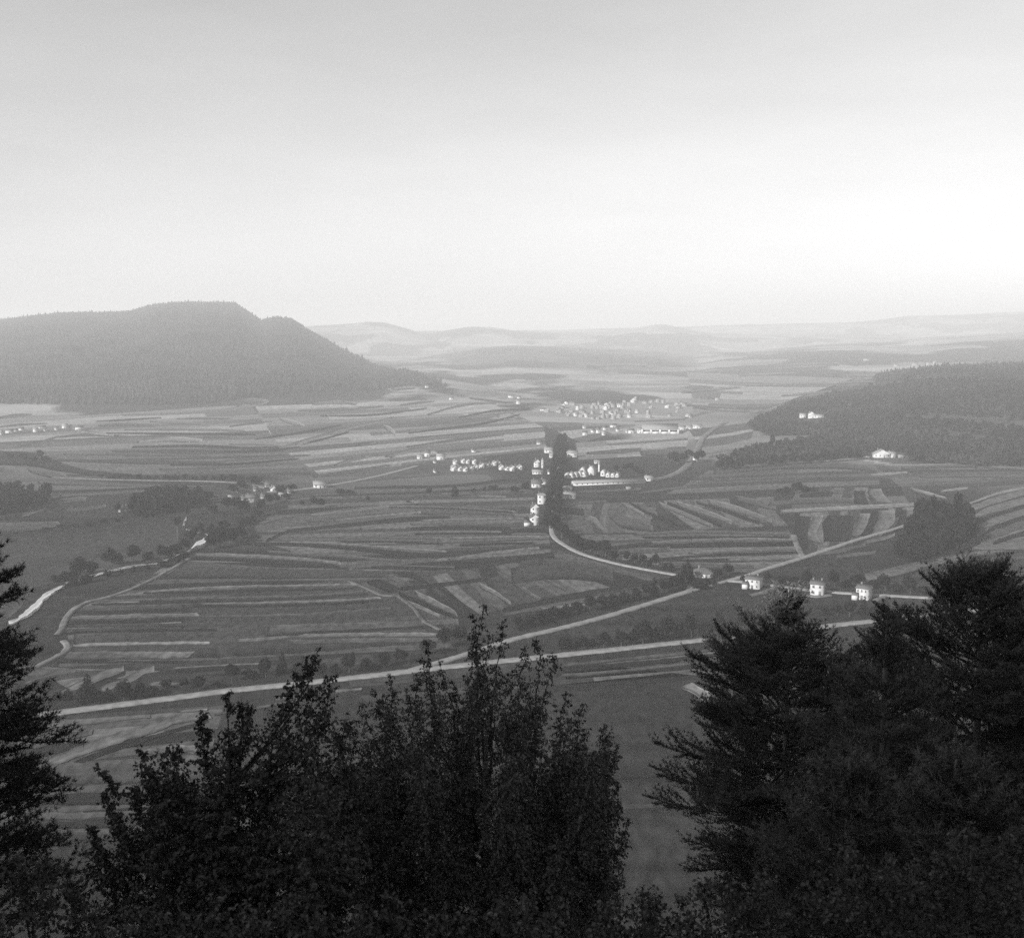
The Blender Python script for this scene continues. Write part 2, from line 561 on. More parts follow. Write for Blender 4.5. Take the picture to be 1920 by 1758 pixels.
def way(pts, width, name='road', mat=None, lift=0.5):
    """road or track of constant real width along ground points"""
    n = int(max(6, sum(math.dist(a, b) for a, b in zip(pts[:-1], pts[1:])) / 7))
    C = smooth_line(pts, n)
    W = np.array([hit(*p) for p in C])
    d = np.gradient(W[:, :2], axis=0)
    d /= np.linalg.norm(d, axis=1)[:, None] + 1e-9
    nrm = np.stack([-d[:, 1], d[:, 0]], -1)
    r = np.random.default_rng(len(pts) * 31 + int(pts[0][0]))
    e = r.normal(0, width * 0.05, (2, n))
    rows = []
    for f in (-0.5, -0.15, 0.15, 0.5):
        P = W.copy()
        off = width * f + (e[0] if f < -0.4 else e[1] if f > 0.4 else 0)
        P[:, :2] += nrm * (off[:, None] if isinstance(off, np.ndarray) else off)
        P[:, 2] = T(P[:, 0], P[:, 1]) + lift + (0.06 if abs(f) < 0.3 else 0.0)
        rows.append(P)
    low = []
    for P, s in ((rows[0], -1), (rows[-1], 1)):
        Q = P.copy()
        Q[:, :2] += nrm * s * 0.15
        Q[:, 2] -= lift + 0.05
        low.append(Q)
    G = np.array([low[0]] + rows + [low[1]])
    k = len(G)
    idx = np.arange(k * n).reshape(k, n)
    F = np.stack([idx[:-1, :-1], idx[:-1, 1:], idx[1:, 1:], idx[1:, :-1]], -1).reshape(-1, 4)
    along = np.concatenate([[0], np.cumsum(np.linalg.norm(np.diff(W, axis=0), axis=1))])
    uv = np.stack(np.broadcast_arrays(along[None, :], (np.arange(k) * width / k)[:, None]), -1).reshape(-1, 2)
    return link(name, mesh_from(name, G.reshape(-1, 3), [(F, 0)], [mat or M_ROAD], uv=uv), kind='structure')

def full(pts):
    m = max(p[2] for p in pts)
    return [(u, v, max(t, (.72 if v > 880 else .5) * m)) for u, v, t in pts]


# --- the patchwork of strip fields that fills the valley floor
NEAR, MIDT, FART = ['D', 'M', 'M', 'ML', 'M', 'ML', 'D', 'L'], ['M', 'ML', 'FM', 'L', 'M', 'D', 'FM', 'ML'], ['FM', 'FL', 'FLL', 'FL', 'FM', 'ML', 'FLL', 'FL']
for quad, n, tones, ac in [
    ([(330, 1050), (860, 1062), (690, 1098), (215, 1118)], 8, NEAR, False), ([(170, 1128), (690, 1100), (740, 1135), (122, 1160)], 6, NEAR, False), ([(122, 1160), (740, 1135), (800, 1165), (128, 1200)], 6, NEAR, False),
    ([(130, 1203), (840, 1172), (850, 1215), (110, 1250)], 6, NEAR, False), ([(700, 1075), (895, 1066), (955, 1140), (835, 1165)], 8, NEAR, True), ([(900, 1062), (1060, 1032), (1262, 1082), (962, 1138)], 9, NEAR, True),
    ([(480, 1012), (1030, 1003), (1032, 1036), (650, 1066)], 6, MIDT, False), ([(480, 985), (960, 955), (1028, 1002), (490, 1011)], 7, MIDT, False), ([(560, 935), (1000, 925), (1008, 954), (480, 984)], 5, MIDT, False),
    ([(1048, 945), (1240, 940), (1215, 998), (1065, 1000)], 7, MIDT, True), ([(1245, 938), (1450, 931), (1478, 985), (1305, 992)], 8, MIDT, True), ([(1080, 1003), (1482, 996), (1500, 1044), (1170, 1050)], 8, MIDT, False),
    ([(1190, 1052), (1498, 1046), (1425, 1074), (1290, 1070)], 3, MIDT, False), ([(1500, 962), (1720, 950), (1682, 994), (1512, 1041)], 10, NEAR, True), ([(1500, 915), (1710, 912), (1730, 942), (1482, 956)], 8, MIDT, True),
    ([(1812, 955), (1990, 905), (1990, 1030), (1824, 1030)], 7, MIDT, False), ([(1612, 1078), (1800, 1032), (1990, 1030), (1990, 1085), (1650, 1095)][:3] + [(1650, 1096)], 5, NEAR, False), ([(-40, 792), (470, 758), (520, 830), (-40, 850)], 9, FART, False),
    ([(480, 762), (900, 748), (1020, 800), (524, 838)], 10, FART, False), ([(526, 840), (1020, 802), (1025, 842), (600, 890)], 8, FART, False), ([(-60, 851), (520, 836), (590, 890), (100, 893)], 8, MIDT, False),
    ([(590, 926), (985, 905), (1000, 924), (560, 936)], 3, MIDT, False), ([(1080, 830), (1290, 815), (1285, 850), (1085, 862)], 5, FART, False), ([(1330, 882), (1640, 870), (1650, 908), (1250, 926)], 6, MIDT, False),
    ([(1650, 880), (1990, 880), (1990, 902), (1700, 924)], 5, MIDT, False), ([(30, 1346), (420, 1322), (400, 1398), (40, 1440)], 6, NEAR, False), ([(-20, 1446), (460, 1396), (470, 1560), (-60, 1590)], 9, ['M', 'ML', 'D', 'M'], False),
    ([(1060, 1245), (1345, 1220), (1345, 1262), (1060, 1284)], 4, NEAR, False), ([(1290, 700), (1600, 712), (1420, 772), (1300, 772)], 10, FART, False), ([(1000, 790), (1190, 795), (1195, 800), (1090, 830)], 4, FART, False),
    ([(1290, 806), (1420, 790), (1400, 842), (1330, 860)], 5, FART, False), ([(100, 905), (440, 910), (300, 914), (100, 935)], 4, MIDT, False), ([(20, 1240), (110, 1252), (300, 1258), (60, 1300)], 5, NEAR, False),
    ([(300, 1262), (700, 1216), (700, 1244), (420, 1268)], 4, ['D', 'M', 'D'], False), ([(650, 1275), (1040, 1236), (1340, 1270), (700, 1330)], 4, ['D', 'M'], False)]:
    parcel(quad, n, tones, ac)

# --- plain left of the village road
HB('M', [(340, 1180, 90), (560, 1140, 90), (800, 1130, 70)])
PB('M', [(140, 1185), (500, 1172), (840, 1150)], [(130, 1240), (500, 1228), (840, 1200)])
PB('ML', [(500, 1172), (700, 1166), (860, 1160)], [(500, 1190), (700, 1180), (860, 1172)])
HB('L', [(365, 1040, 5), (450, 1042, 8), (560, 1048, 7), (640, 1056, 4)])
HB('D', [(365, 1046, 4), (450, 1050, 7), (573, 1059, 6), (655, 1066, 3)])
PB('M', [(350, 1052), (560, 1066), (860, 1070)], [(300, 1085), (560, 1085), (800, 1080)])
HB('ML', [(480, 1012, 5), (560, 1012, 5), (640, 1012, 4), (835, 1014, 4)])
HB('D', [(480, 1020, 3), (560, 1021, 7), (646, 1027, 8), (792, 1041, 9), (868, 1040, 4)])
HB('L', [(540, 1016, 3), (640, 1020, 4), (740, 1028, 5), (835, 1034, 4)])
HB('ML', [(500, 1034, 5), (640, 1043, 6), (760, 1052, 5)])
HB('L', [(210, 1117, 3), (335, 1105, 5), (450, 1100, 5), (560, 1098, 4), (663, 1096, 4)])
HB('D', [(270, 1112, 3), (420, 1108, 5), (560, 1106, 4), (670, 1103, 4)])
HB('ML', [(165, 1127, 4), (362, 1122, 4), (560, 1117, 4), (690, 1108, 4)])
HB('D', [(170, 1133, 4), (362, 1129, 4), (560, 1122, 4), (690, 1113, 3)])
HB('DD', [(365, 1137, 4), (500, 1136, 5), (620, 1132, 5), (718, 1126, 4)])
HB('L', [(374, 1132, 2), (500, 1130, 4), (620, 1126, 4), (715, 1121, 3)])
HB('D', [(125, 1149, 6), (230, 1147, 7), (360, 1143, 8)])
HB('L', [(124, 1159, 6), (233, 1156, 7), (372, 1152, 7)])
HB('ML', [(373, 1156, 3), (560, 1152, 4), (733, 1140, 3)])
HB('D', [(120, 1167, 5), (240, 1164, 6), (366, 1161, 4)])
HB('M', [(118, 1174, 5), (240, 1172, 6), (380, 1170, 6)])
HB('DD', [(125, 1188, 4), (163, 1185, 5), (300, 1182, 5), (408, 1181, 4)])
HB('LL', [(131, 1210, 5), (233, 1207, 6), (392, 1205, 6)])
PB('ML', [(125, 1222), (184, 1221), (365, 1221)], [(112, 1236), (184, 1237), (345, 1237)])
PB('L', [(200, 1223), (300, 1222), (364, 1222)], [(260, 1234), (310, 1235), (350, 1234)])
HB('D', [(112, 1241, 4), (220, 1241, 4), (345, 1240, 4)])
HB('L', [(440, 1201, 3), (500, 1197, 6), (558, 1192, 7), (700, 1190, 8), (832, 1190, 7)])
HB('D', [(500, 1192, 3), (587, 1186, 5), (720, 1180, 5), (832, 1173, 5)])
HB('ML', [(540, 1204, 9), (700, 1201, 9), (830, 1200, 8)])
HB('D', [(327, 1258, 4), (400, 1253, 6), (487, 1249, 6)])
HB('L', [(322, 1253, 2), (400, 1248, 3), (487, 1244, 4)])
HB('L', [(112, 1300, 7), (155, 1281, 13), (190, 1264, 12), (232, 1253, 5)])
HB('L', [(186, 1294, 9), (233, 1277, 14), (265, 1261, 13), (287, 1253, 5)])
HB('DD', [(150, 1297, 6), (190, 1279, 10), (235, 1262, 8)])
HB('ML', [(40, 1283, 4), (90, 1266, 6), (140, 1258, 5)])
HB('L', [(280, 1284, 6), (300, 1282, 9), (350, 1284, 7)])
# --- slanting strips in the middle of the plain
PB('ML', [(713, 1080), (735, 1077)], [(756, 1097), (775, 1095)])
PB('D', [(735, 1074), (775, 1070)], [(770, 1084), (802, 1095)])
HB('DD', [(752, 1104, 8), (821, 1097, 8), (907, 1086, 6)])
PB('D', [(690, 1090), (715, 1086), (750, 1102)], [(690, 1096), (735, 1112), (752, 1106)])
HB('L', [(738, 1116, 5), (780, 1136, 9), (824, 1156, 5)])
HB('DD', [(748, 1112, 5), (800, 1135, 10), (852, 1156, 5)])
HB('L', [(777, 1111, 6), (815, 1130, 14), (860, 1153, 6)])
HB('L', [(897, 1097, 4), (925, 1110, 10), (957, 1132, 5)])
HB('ML', [(933, 1074, 4), (975, 1100, 10), (1012, 1124, 4)])
HB('ML', [(980, 1064, 4), (1020, 1086, 8), (1060, 1106, 4)])
HB('D', [(946, 1143, 8), (1060, 1119, 9), (1150, 1103, 7), (1268, 1084, 4)])
HB('ML', [(940, 1153, 6), (1060, 1132, 8), (1180, 1111, 8), (1262, 1095, 4)])
HB('L', [(1010, 1142, 3), (1050, 1138, 5), (1096, 1134, 3)])
HB('D', [(850, 1061, 10), (937, 1054, 10), (1040, 1038, 7)])
HB('L', [(842, 1049, 3), (923, 1037, 6), (1012, 1027, 4)])
HB('M', [(960, 1080, 30), (1040, 1066, 40), (1150, 1078, 30)])
# --- long bands below the hamlet
HB('D', [(500, 1014, 3), (544, 996, 7), (617, 988, 6), (748, 975, 9), (840, 970, 3)])
HB('L', [(675, 992, 3), (710, 990, 5), (760, 989, 3)])
PB('ML', [(470, 985), (577, 963), (725, 947), (955, 956)], [(480, 1000), (577, 980), (725, 966), (955, 966)])
HB('L', [(577, 966, 3), (660, 957, 5), (730, 949, 4)])
HB('L', [(625, 976, 3), (700, 968, 4), (790, 961, 4)])
HB('L', [(790, 976, 4), (870, 974, 5), (960, 972, 4)])
HB('D', [(730, 951, 2), (850, 954, 3), (960, 961, 3)])
HB('DD', [(775, 991, 5), (860, 990, 8), (958, 991, 7)])
HB('ML', [(770, 983, 4), (870, 982, 6), (960, 981, 5)])
HB('D', [(780, 1001, 4), (860, 1000, 4), (958, 1001, 4)])
HB('L', [(845, 1010, 4), (900, 1008, 5), (1012, 1006, 4)])
HB('ML', [(635, 1009, 3), (730, 1008, 5), (830, 1010, 4)])
HB('D', [(640, 1016, 3), (740, 1016, 3), (830, 1020, 3)])
HB('D', [(862, 1022, 4), (920, 1020, 5), (1000, 1018, 4)])
HB('L', [(960, 966, 4), (990, 966, 6), (1025, 962, 5)])
HB('D', [(940, 997, 6), (990, 994, 9), (1034, 996, 7)])
HB('ML', [(480, 945, 5), (560, 936, 5), (640, 934, 4)])
# --- meadow left of the stream
PB('M', [(0, 1012), (170, 992), (335, 966)], [(0, 1110), (120, 1092), (335, 1040)])
PB('M', [(-60, 1120), (20, 1110), (60, 1098)], [(-80, 1180), (0, 1165), (40, 1140)])
PB('ML', [(-60, 981), (0, 980), (110, 978)], [(-60, 999), (50, 995), (115, 985)])
HB('D', [(-60, 1009, 6), (0, 1005, 6), (100, 992, 6), (175, 982, 6), (262, 966, 6), (330, 955, 5)])
HB('D', [(10, 972, 7), (70, 971, 9), (130, 969, 5)])
HB('ML', [(40, 966, 3), (90, 949, 9), (125, 937, 12), (162, 936, 4)])
HB('ML', [(120, 957, 4), (160, 954, 8), (196, 948, 5)])
PB('ML', [(-60, 872), (0, 875), (34, 883)], [(-60, 893), (0, 891), (30, 886)])
PB('ML', [(50, 879), (95, 883), (128, 893)], [(56, 886), (90, 895), (126, 897)])
PB('D', [(-60, 842), (0, 845), (65, 850), (150, 878), (290, 894)], [(-60, 870), (0, 872), (60, 875), (150, 889), (290, 899)])
HB('ML', [(70, 905, 5), (180, 908, 6), (300, 911, 5)])
HB('D', [(95, 922, 3), (190, 919, 4), (280, 915, 3)])
HB('ML', [(110, 930, 4), (200, 925, 5), (270, 921, 3)])
HB('D', [(420, 965, 4), (470, 958, 6), (540, 950, 4)])
# --- upper left, towards the foot of the wooded mountain
for tone, p in [
    ('L', [(230, 779, 2), (270, 777, 4), (304, 776, 2)]), ('L', [(300, 777, 2), (400, 771, 4), (480, 760, 5), (503, 753, 4)]), ('L', [(455, 749, 3), (480, 750, 4), (503, 752, 3)]),
    ('ML', [(183, 798, 3), (230, 796, 6), (292, 797, 3)]), ('L', [(280, 790, 2), (340, 793, 5), (392, 797, 3)]), ('ML', [(333, 785, 2), (380, 784, 4), (432, 785, 3)]),
    ('L', [(233, 806, 2), (340, 805, 5), (460, 807, 3)]), ('LL', [(255, 829, 2), (300, 824, 7), (335, 824, 10), (379, 826, 6)]), ('ML', [(383, 820, 2), (405, 819, 4), (430, 820, 2)]),
    ('LL', [(523, 785, 4), (545, 791, 9), (572, 798, 4)]), ('L', [(586, 758, 4), (625, 755, 7), (668, 757, 4)]), ('L', [(520, 841, 2), (583, 823, 6), (640, 807, 5), (757, 781, 6), (882, 767, 4)]),
    ('ML', [(763, 838, 2), (860, 824, 5), (942, 815, 3)]), ('L', [(729, 858, 2), (773, 843, 6), (850, 834, 5), (928, 827, 3)]), ('LL', [(720, 800, 8), (732, 806, 12), (742, 813, 5)]),
    ('L', [(667, 836, 2), (685, 832, 5), (704, 830, 3)]), ('L', [(763, 807, 2), (853, 797, 4), (935, 787, 3)]), ('D', [(767, 812, 2), (840, 803, 4), (907, 794, 4), (975, 777, 3)]),
    ('L', [(733, 731, 3), (752, 729, 5), (775, 728, 3)]), ('ML', [(750, 760, 2), (785, 756, 4), (815, 753, 2)]), ('L', [(625, 873, 3), (655, 863, 7), (690, 856, 4)]),
    ('L', [(723, 856, 3), (780, 843, 8), (842, 835, 6), (945, 824, 4)]), ('ML', [(668, 835, 2), (690, 831, 5), (704, 828, 3)]), ('L', [(553, 833, 2), (580, 823, 5), (632, 810, 4)]),
    ('D', [(565, 833, 2), (610, 822, 4), (654, 810, 3)]), ('D', [(664, 915, 3), (760, 913, 5), (850, 911, 5), (957, 899, 4)]), ('ML', [(0, 783, 4), (30, 779, 6), (60, 777, 3)]),
    ('ML', [(0, 800, 2), (40, 796, 4), (90, 794, 2)]), ('D', [(200, 812, 2), (330, 813, 4), (480, 815, 3)]), ('ML', [(100, 820, 3), (170, 815, 6), (240, 818, 3)]),
    ('D', [(180, 790, 2), (240, 787, 4), (300, 783, 2)]), ('ML', [(40, 836, 2), (80, 828, 4), (110, 818, 3)]), ('D', [(250, 838, 3), (360, 836, 5), (480, 840, 3)]),
    ('ML', [(230, 846, 2), (340, 842, 4), (470, 846, 3)]), ('ML', [(120, 852, 3), (260, 852, 5), (400, 856, 3)]), ('L', [(430, 833, 2), (480, 833, 3), (525, 835, 2)]),
    ('D', [(420, 846, 2), (500, 845, 4), (560, 838, 3)]), ('M', [(90, 862, 4), (260, 866, 8), (420, 868, 5)]), ('ML', [(300, 880, 3), (420, 876, 5), (560, 868, 3)]),
    ('ML', [(400, 866, 2), (500, 858, 5), (580, 853, 3)]), ('D', [(320, 872, 2), (440, 870, 4), (560, 860, 2)]), ('ML', [(590, 893, 3), (660, 884, 6), (730, 872, 3)]),
    ('ML', [(880, 747, 2), (920, 752, 4), (960, 756, 3)]), ('ML', [(560, 771, 2), (640, 768, 5), (720, 762, 3)]), ('D', [(600, 780, 2), (700, 778, 4), (800, 766, 3)]),
    ('ML', [(430, 800, 2), (470, 794, 4), (510, 790, 2)]), ('L', [(880, 785, 2), (930, 776, 4), (985, 768, 2)]), ('D', [(860, 783, 2), (930, 770, 4), (1000, 768, 3)]),
    ('ML', [(800, 778, 2), (870, 760, 4), (930, 756, 2)]), ('ML', [(640, 753, 2), (655, 757, 4), (668, 761, 2)]), ('D', [(480, 823, 2), (560, 812, 4), (640, 797, 3)]),
    ('ML', [(590, 905, 3), (700, 898, 6), (830, 888, 4)]), ('ML', [(660, 925, 3), (760, 921, 6), (900, 915, 4)]), ('ML', [(820, 931, 2), (860, 931, 4), (950, 933, 3)]),
    ('L', [(895, 930, 3), (920, 931, 5), (948, 932, 3)])]:
    HB(tone, p)
# --- strips right of the village
for tone, p in [
    ('ML', [(1050, 947, 3), (1090, 943, 5), (1137, 940, 4)]), ('L', [(1168, 946, 4), (1190, 955, 10), (1207, 966, 6)]), ('DD', [(1182, 944, 3), (1225, 965, 8), (1277, 986, 7)]),
    ('ML', [(1195, 946, 5), (1215, 956, 11), (1232, 964, 6)]), ('L', [(1237, 945, 5), (1290, 966, 12), (1337, 987, 9)]), ('DD', [(1253, 943, 3), (1305, 965, 8), (1352, 985, 7)]),
    ('L', [(1270, 944, 6), (1320, 960, 12), (1374, 981, 9)]), ('DD', [(1306, 942, 3), (1360, 958, 7), (1424, 981, 6)]), ('L', [(1328, 940, 5), (1385, 956, 14), (1447, 978, 10)]),
    ('ML', [(1378, 934, 5), (1410, 941, 14), (1454, 953, 9)]), ('D', [(1042, 956, 9), (1095, 960, 13)]), ('ML', [(1190, 1002, 3), (1310, 997, 6), (1480, 1002, 5)]),
    ('D', [(1205, 1008, 4), (1354, 1007, 4), (1482, 1008, 4)]), ('L', [(1220, 1017, 3), (1354, 1012, 6), (1486, 1012, 5)]), ('DD', [(1222, 1024, 5), (1354, 1021, 9), (1488, 1020, 8)]),
    ('L', [(1290, 1037, 3), (1397, 1031, 7), (1496, 1028, 6)]), ('DD', [(1292, 1043, 4), (1397, 1039, 6), (1498, 1035, 5)]), ('L', [(1366, 1050, 3), (1430, 1048, 6), (1502, 1045, 5)]),
    ('ML', [(1150, 1036, 8), (1200, 1033, 11), (1257, 1030, 7)]), ('L', [(1156, 1045, 4), (1230, 1044, 6), (1308, 1043, 4)]), ('D', [(1139, 1028, 5), (1180, 1023, 6), (1224, 1018, 4)]),
    ('D', [(1220, 1049, 3), (1280, 1045, 4), (1342, 1040, 3)]), ('ML', [(1235, 1057, 7), (1320, 1060, 10), (1414, 1063, 7)]), ('LL', [(1463, 959, 5), (1564, 954, 8), (1721, 946, 7)]),
    ('L', [(1617, 1018, 3), (1650, 1011, 7), (1680, 1002, 6)]), ('ML', [(1530, 1040, 3), (1575, 1033, 8), (1622, 1022, 6)]), ('ML', [(1563, 1045, 3), (1600, 1041, 7), (1642, 1036, 5)]),
    ('LL', [(1708, 917, 3), (1735, 924, 6), (1773, 934, 4)]), ('LL', [(1763, 921, 3), (1790, 918, 5), (1817, 915, 3)]), ('D', [(1720, 938, 8), (1760, 945, 14)]),
    ('LL', [(1804, 949, 3), (1865, 927, 5), (1930, 912, 4)]), ('L', [(1813, 956, 10), (1870, 937, 12), (1960, 912, 12)]), ('DD', [(1818, 964, 5), (1870, 947, 7), (1960, 922, 8)]),
    ('L', [(1820, 973, 10), (1856, 956, 14), (1960, 930, 14)]), ('DD', [(1828, 986, 6), (1870, 966, 8), (1960, 939, 9)]), ('L', [(1825, 1003, 10), (1856, 981, 14), (1960, 949, 14)]),
    ('DD', [(1833, 1010, 6), (1868, 989, 8), (1960, 958, 9)]), ('ML', [(1820, 1018, 8), (1885, 995, 12), (1960, 970, 14)]), ('D', [(1860, 1018, 5), (1920, 1000, 9), (1960, 990, 9)]),
    ('L', [(1618, 1086, 4), (1681, 1073, 13), (1754, 1050, 14), (1818, 1019, 7)]), ('ML', [(1790, 1064, 3), (1840, 1057, 5), (1960, 1040, 6)]), ('ML', [(1865, 1081, 6), (1960, 1076, 9)]),
    ('ML', [(1340, 884, 8), (1450, 874, 14), (1560, 872, 14), (1640, 880, 8)]), ('ML', [(1335, 900, 4), (1500, 895, 5), (1640, 893, 4)]), ('LL', [(1630, 891, 3), (1665, 889, 6), (1700, 886, 3)]),
    ('ML', [(1690, 878, 5), (1800, 874, 6), (1930, 880, 6)]), ('L', [(1830, 878, 3), (1860, 876, 5), (1960, 882, 4)]), ('ML', [(1725, 894, 4), (1830, 893, 5), (1930, 896, 4)]),
    ('ML', [(1550, 922, 6), (1577, 921, 9)]), ('ML', [(1440, 945, 8), (1500, 940, 10), (1600, 938, 8)]), ('L', [(1800, 854, 3), (1840, 852, 5), (1862, 853, 3)]),
    ('ML', [(1300, 1000, 3), (1300, 1000, 3)]) if False else ('D', [(1500, 930, 6), (1560, 926, 8)]),
    ('L', [(1320, 851, 2), (1380, 843, 4), (1440, 835, 3)]), ('L', [(1450, 832, 2), (1480, 829, 4), (1515, 825, 2)]), ('ML', [(1340, 812, 2), (1380, 806, 5), (1430, 800, 3)]),
    ('ML', [(1290, 846, 6), (1250, 848, 12), (1200, 850, 8)]), ('ML', [(1100, 850, 4), (1160, 846, 8), (1200, 843, 6)]), ('ML', [(1080, 923, 3), (1140, 921, 5), (1200, 917, 4)]),
    ('ML', [(1195, 925, 3), (1260, 916, 5), (1290, 913, 4)]), ('L', [(1190, 790, 2), (1240, 788, 3), (1285, 786, 2)]), ('L', [(1285, 784, 2), (1310, 777, 3), (1335, 772, 2)])]:
    HB(tone, p)
PB('ML', [(1140, 969), (1180, 965), (1225, 986)], [(1152, 985), (1185, 994), (1228, 998)])
PB('L', [(1092, 970), (1114, 969), (1134, 992)], [(1094, 974), (1112, 983), (1130, 995)])
VB('L', [(1640, 917, 25), (1645, 930, 27), (1660, 944, 28)])
VB('D', [(1612, 920, 22), (1614, 945, 24)])
VB('L', [(1534, 966, 18), (1526, 985, 17), (1522, 1005, 16), (1537, 1021, 14)])
VB('D', [(1506, 968, 28), (1502, 1000, 26), (1506, 1030, 20)])
VB('L', [(1622, 963, 22), (1617, 982, 20), (1604, 1009, 20)])
VB('D', [(1575, 966, 50), (1570, 990, 56), (1568, 1015, 50)])
VB('DD', [(1641, 964, 14), (1632, 985, 14), (1620, 1006, 14)])
VB('L', [(1664, 957, 30), (1661, 978, 34), (1640, 1006, 22)])
VB('DD', [(1691, 956, 16), (1693, 975, 16), (1681, 997, 12)])
PB('L', [(1699, 951), (1742, 953)], [(1702, 979), (1714, 977)])
# --- fields below the main road
HB('L', [(60, 1369, 4), (113, 1361, 5), (162, 1357, 5), (282, 1343, 4)])
HB('L', [(334, 1335, 3), (360, 1333, 5), (388, 1331, 3)])
HB('ML', [(400, 1341, 3), (480, 1328, 5), (560, 1314, 4)])
HB('L', [(520, 1310, 3), (600, 1300, 5), (680, 1292, 4)])
HB('L', [(50, 1448, 12), (100, 1428, 17), (186, 1396, 20), (282, 1367, 18), (334, 1350, 14), (390, 1342, 6)])
HB('ML', [(60, 1402, 10), (120, 1384, 14), (172, 1374, 7)])
HB('DD', [(110, 1442, 6), (190, 1414, 8), (282, 1384, 8), (390, 1353, 5)])
PB('L', [(262, 1410), (310, 1400), (375, 1398)], [(262, 1416), (310, 1416), (365, 1414)])
PB('ML', [(0, 1450), (120, 1433), (245, 1425), (400, 1415)], [(-20, 1482), (150, 1472), (240, 1470), (400, 1462)])
HB('D', [(-40, 1502, 18), (200, 1498, 22), (420, 1490, 16)])
HB('ML', [(-40, 1536, 9), (150, 1530, 12), (440, 1520, 10)])
HB('D', [(-40, 1553, 12), (160, 1547, 12), (440, 1537, 12)])
HB('M', [(-40, 1576, 12), (150, 1570, 16), (440, 1556, 14)])
HB('ML', [(1050, 1249, 4), (1190, 1235, 6), (1345, 1219, 4)])
HB('DD', [(1050, 1258, 7), (1190, 1245, 8), (1345, 1229, 7)])
HB('ML', [(1050, 1268, 5), (1190, 1256, 5), (1330, 1242, 4)])
PB('LL', [(1277, 1288), (1300, 1282), (1330, 1300)], [(1279, 1291), (1300, 1300), (1322, 1318)])
HB('D', [(700, 1478, 10), (1000, 1462, 16), (1210, 1450, 18), (1500, 1436, 14)])
HB('M', [(900, 1530, 5), (1240, 1512, 8), (1500, 1500, 6)])
# --- far strips on the rising ground
for p in [[(1388, 707, 2), (1440, 705, 4), (1490, 703, 2)], [(1400, 726, 2), (1513, 722, 5), (1640, 719, 4)], [(1465, 744, 2), (1510, 740, 5), (1560, 736, 3)], [(1580, 707, 2), (1610, 708, 4), (1640, 708, 2)],
          [(1290, 760, 2), (1340, 763, 4), (1380, 766, 2)], [(1280, 737, 2), (1340, 732, 4), (1390, 728, 2)], [(1320, 768, 2), (1370, 770, 4), (1420, 774, 2)], [(1450, 690, 2), (1500, 687, 3), (1570, 685, 2)],
          [(1330, 664, 2), (1360, 667, 3), (1400, 668, 2)], [(1100, 690, 2), (1150, 688, 3), (1210, 689, 2)]]:
    HB('L', p, ragged=2.0)

# --- roads, tracks and the stream
way([(-160, 1372), (0, 1350), (100, 1338), (334, 1308), (425, 1296), (543, 1284), (700, 1267), (830, 1252), (1050, 1229), (1200, 1213), (1340, 1198), (1420, 1189), (1600, 1169), (1690, 1159), (1960, 1129)], 4.0, lift=0.62)
way([(770, 1258), (860, 1232), (960, 1200), (1044, 1180), (1130, 1158), (1224, 1130), (1292, 1109)], 3.4, lift=0.60)
way([(1292, 1109), (1330, 1099), (1365, 1089)], 2.0, lift=0.59)
way([(1365, 1089), (1404, 1079), (1440, 1066), (1506, 1046), (1593, 1017), (1640, 1003), (1675, 993), (1720, 978)], 3.2, lift=0.58)
way([(1365, 1089), (1410, 1093), (1465, 1100), (1530, 1108), (1610, 1114), (1700, 1119), (1800, 1124)], 3.4, lift=0.56)
way([(1291, 1110), (1296, 1096), (1284, 1083), (1272, 1079), (1200, 1066), (1140, 1053), (1090, 1038), (1055, 1020), (1037, 1004), (1035, 985), (1040, 940), (1045, 900), (1049, 860), (1052, 825)], 3.2, lift=0.54)
way([(1488, 1003), (1494, 1022), (1506, 1046)], 3.4, lift=0.53, mat=M_TRACK)
way([(1360, 792), (1336, 806), (1318, 822), (1308, 842), (1299, 860), (1284, 878), (1258, 892), (1222, 901)], 7.0, lift=0.7, mat=M_TRACK)
way([(500, 923), (560, 918), (615, 911), (705, 894), (783, 874)], 5.0, lift=0.55)
way([(100, 895), (200, 899), (290, 901), (375, 902), (455, 906), (500, 915)], 5.0, lift=0.52, mat=M_TRACK)
way([(168, 1128), (148, 1137), (134, 1147), (123, 1161), (117, 1178), (106, 1192)], 2.6, lift=0.51, name='path', mat=M_TRACK)
way([(120, 1202), (128, 1212), (121, 1223), (96, 1237), (55, 1257), (15, 1270)], 2.6, lift=0.51, name='path', mat=M_TRACK)
way([(362, 1043), (340, 1056), (321, 1067), (271, 1094), (215, 1116), (168, 1128)], 2.2, lift=0.5, name='path', mat=M_TRACK)
way([(655, 1090), (687, 1103), (716, 1116), (745, 1117)], 1.9, lift=0.49, name='path', mat=M_FIELD['FM'])
way([(745, 1117), (775, 1140), (795, 1165), (832, 1184)], 1.6, lift=0.49, name='path', mat=M_FIELD['FM'])
way([(1638, 1127), (1655, 1120), (1662, 1115)], 2.4, lift=0.48, name='path', mat=M_TRACK)
way([(1405, 1117), (1430, 1111), (1456, 1101)], 2.4, lift=0.48, name='path', mat=M_TRACK)
way([(1510, 1116), (1530, 1119), (1556, 1116)], 3.0, lift=0.48, name='path', mat=M_TRACK)
way([(140, 803), (160, 810), (200, 815), (218, 817)], 7.0, lift=1.0, mat=M_TRACK)

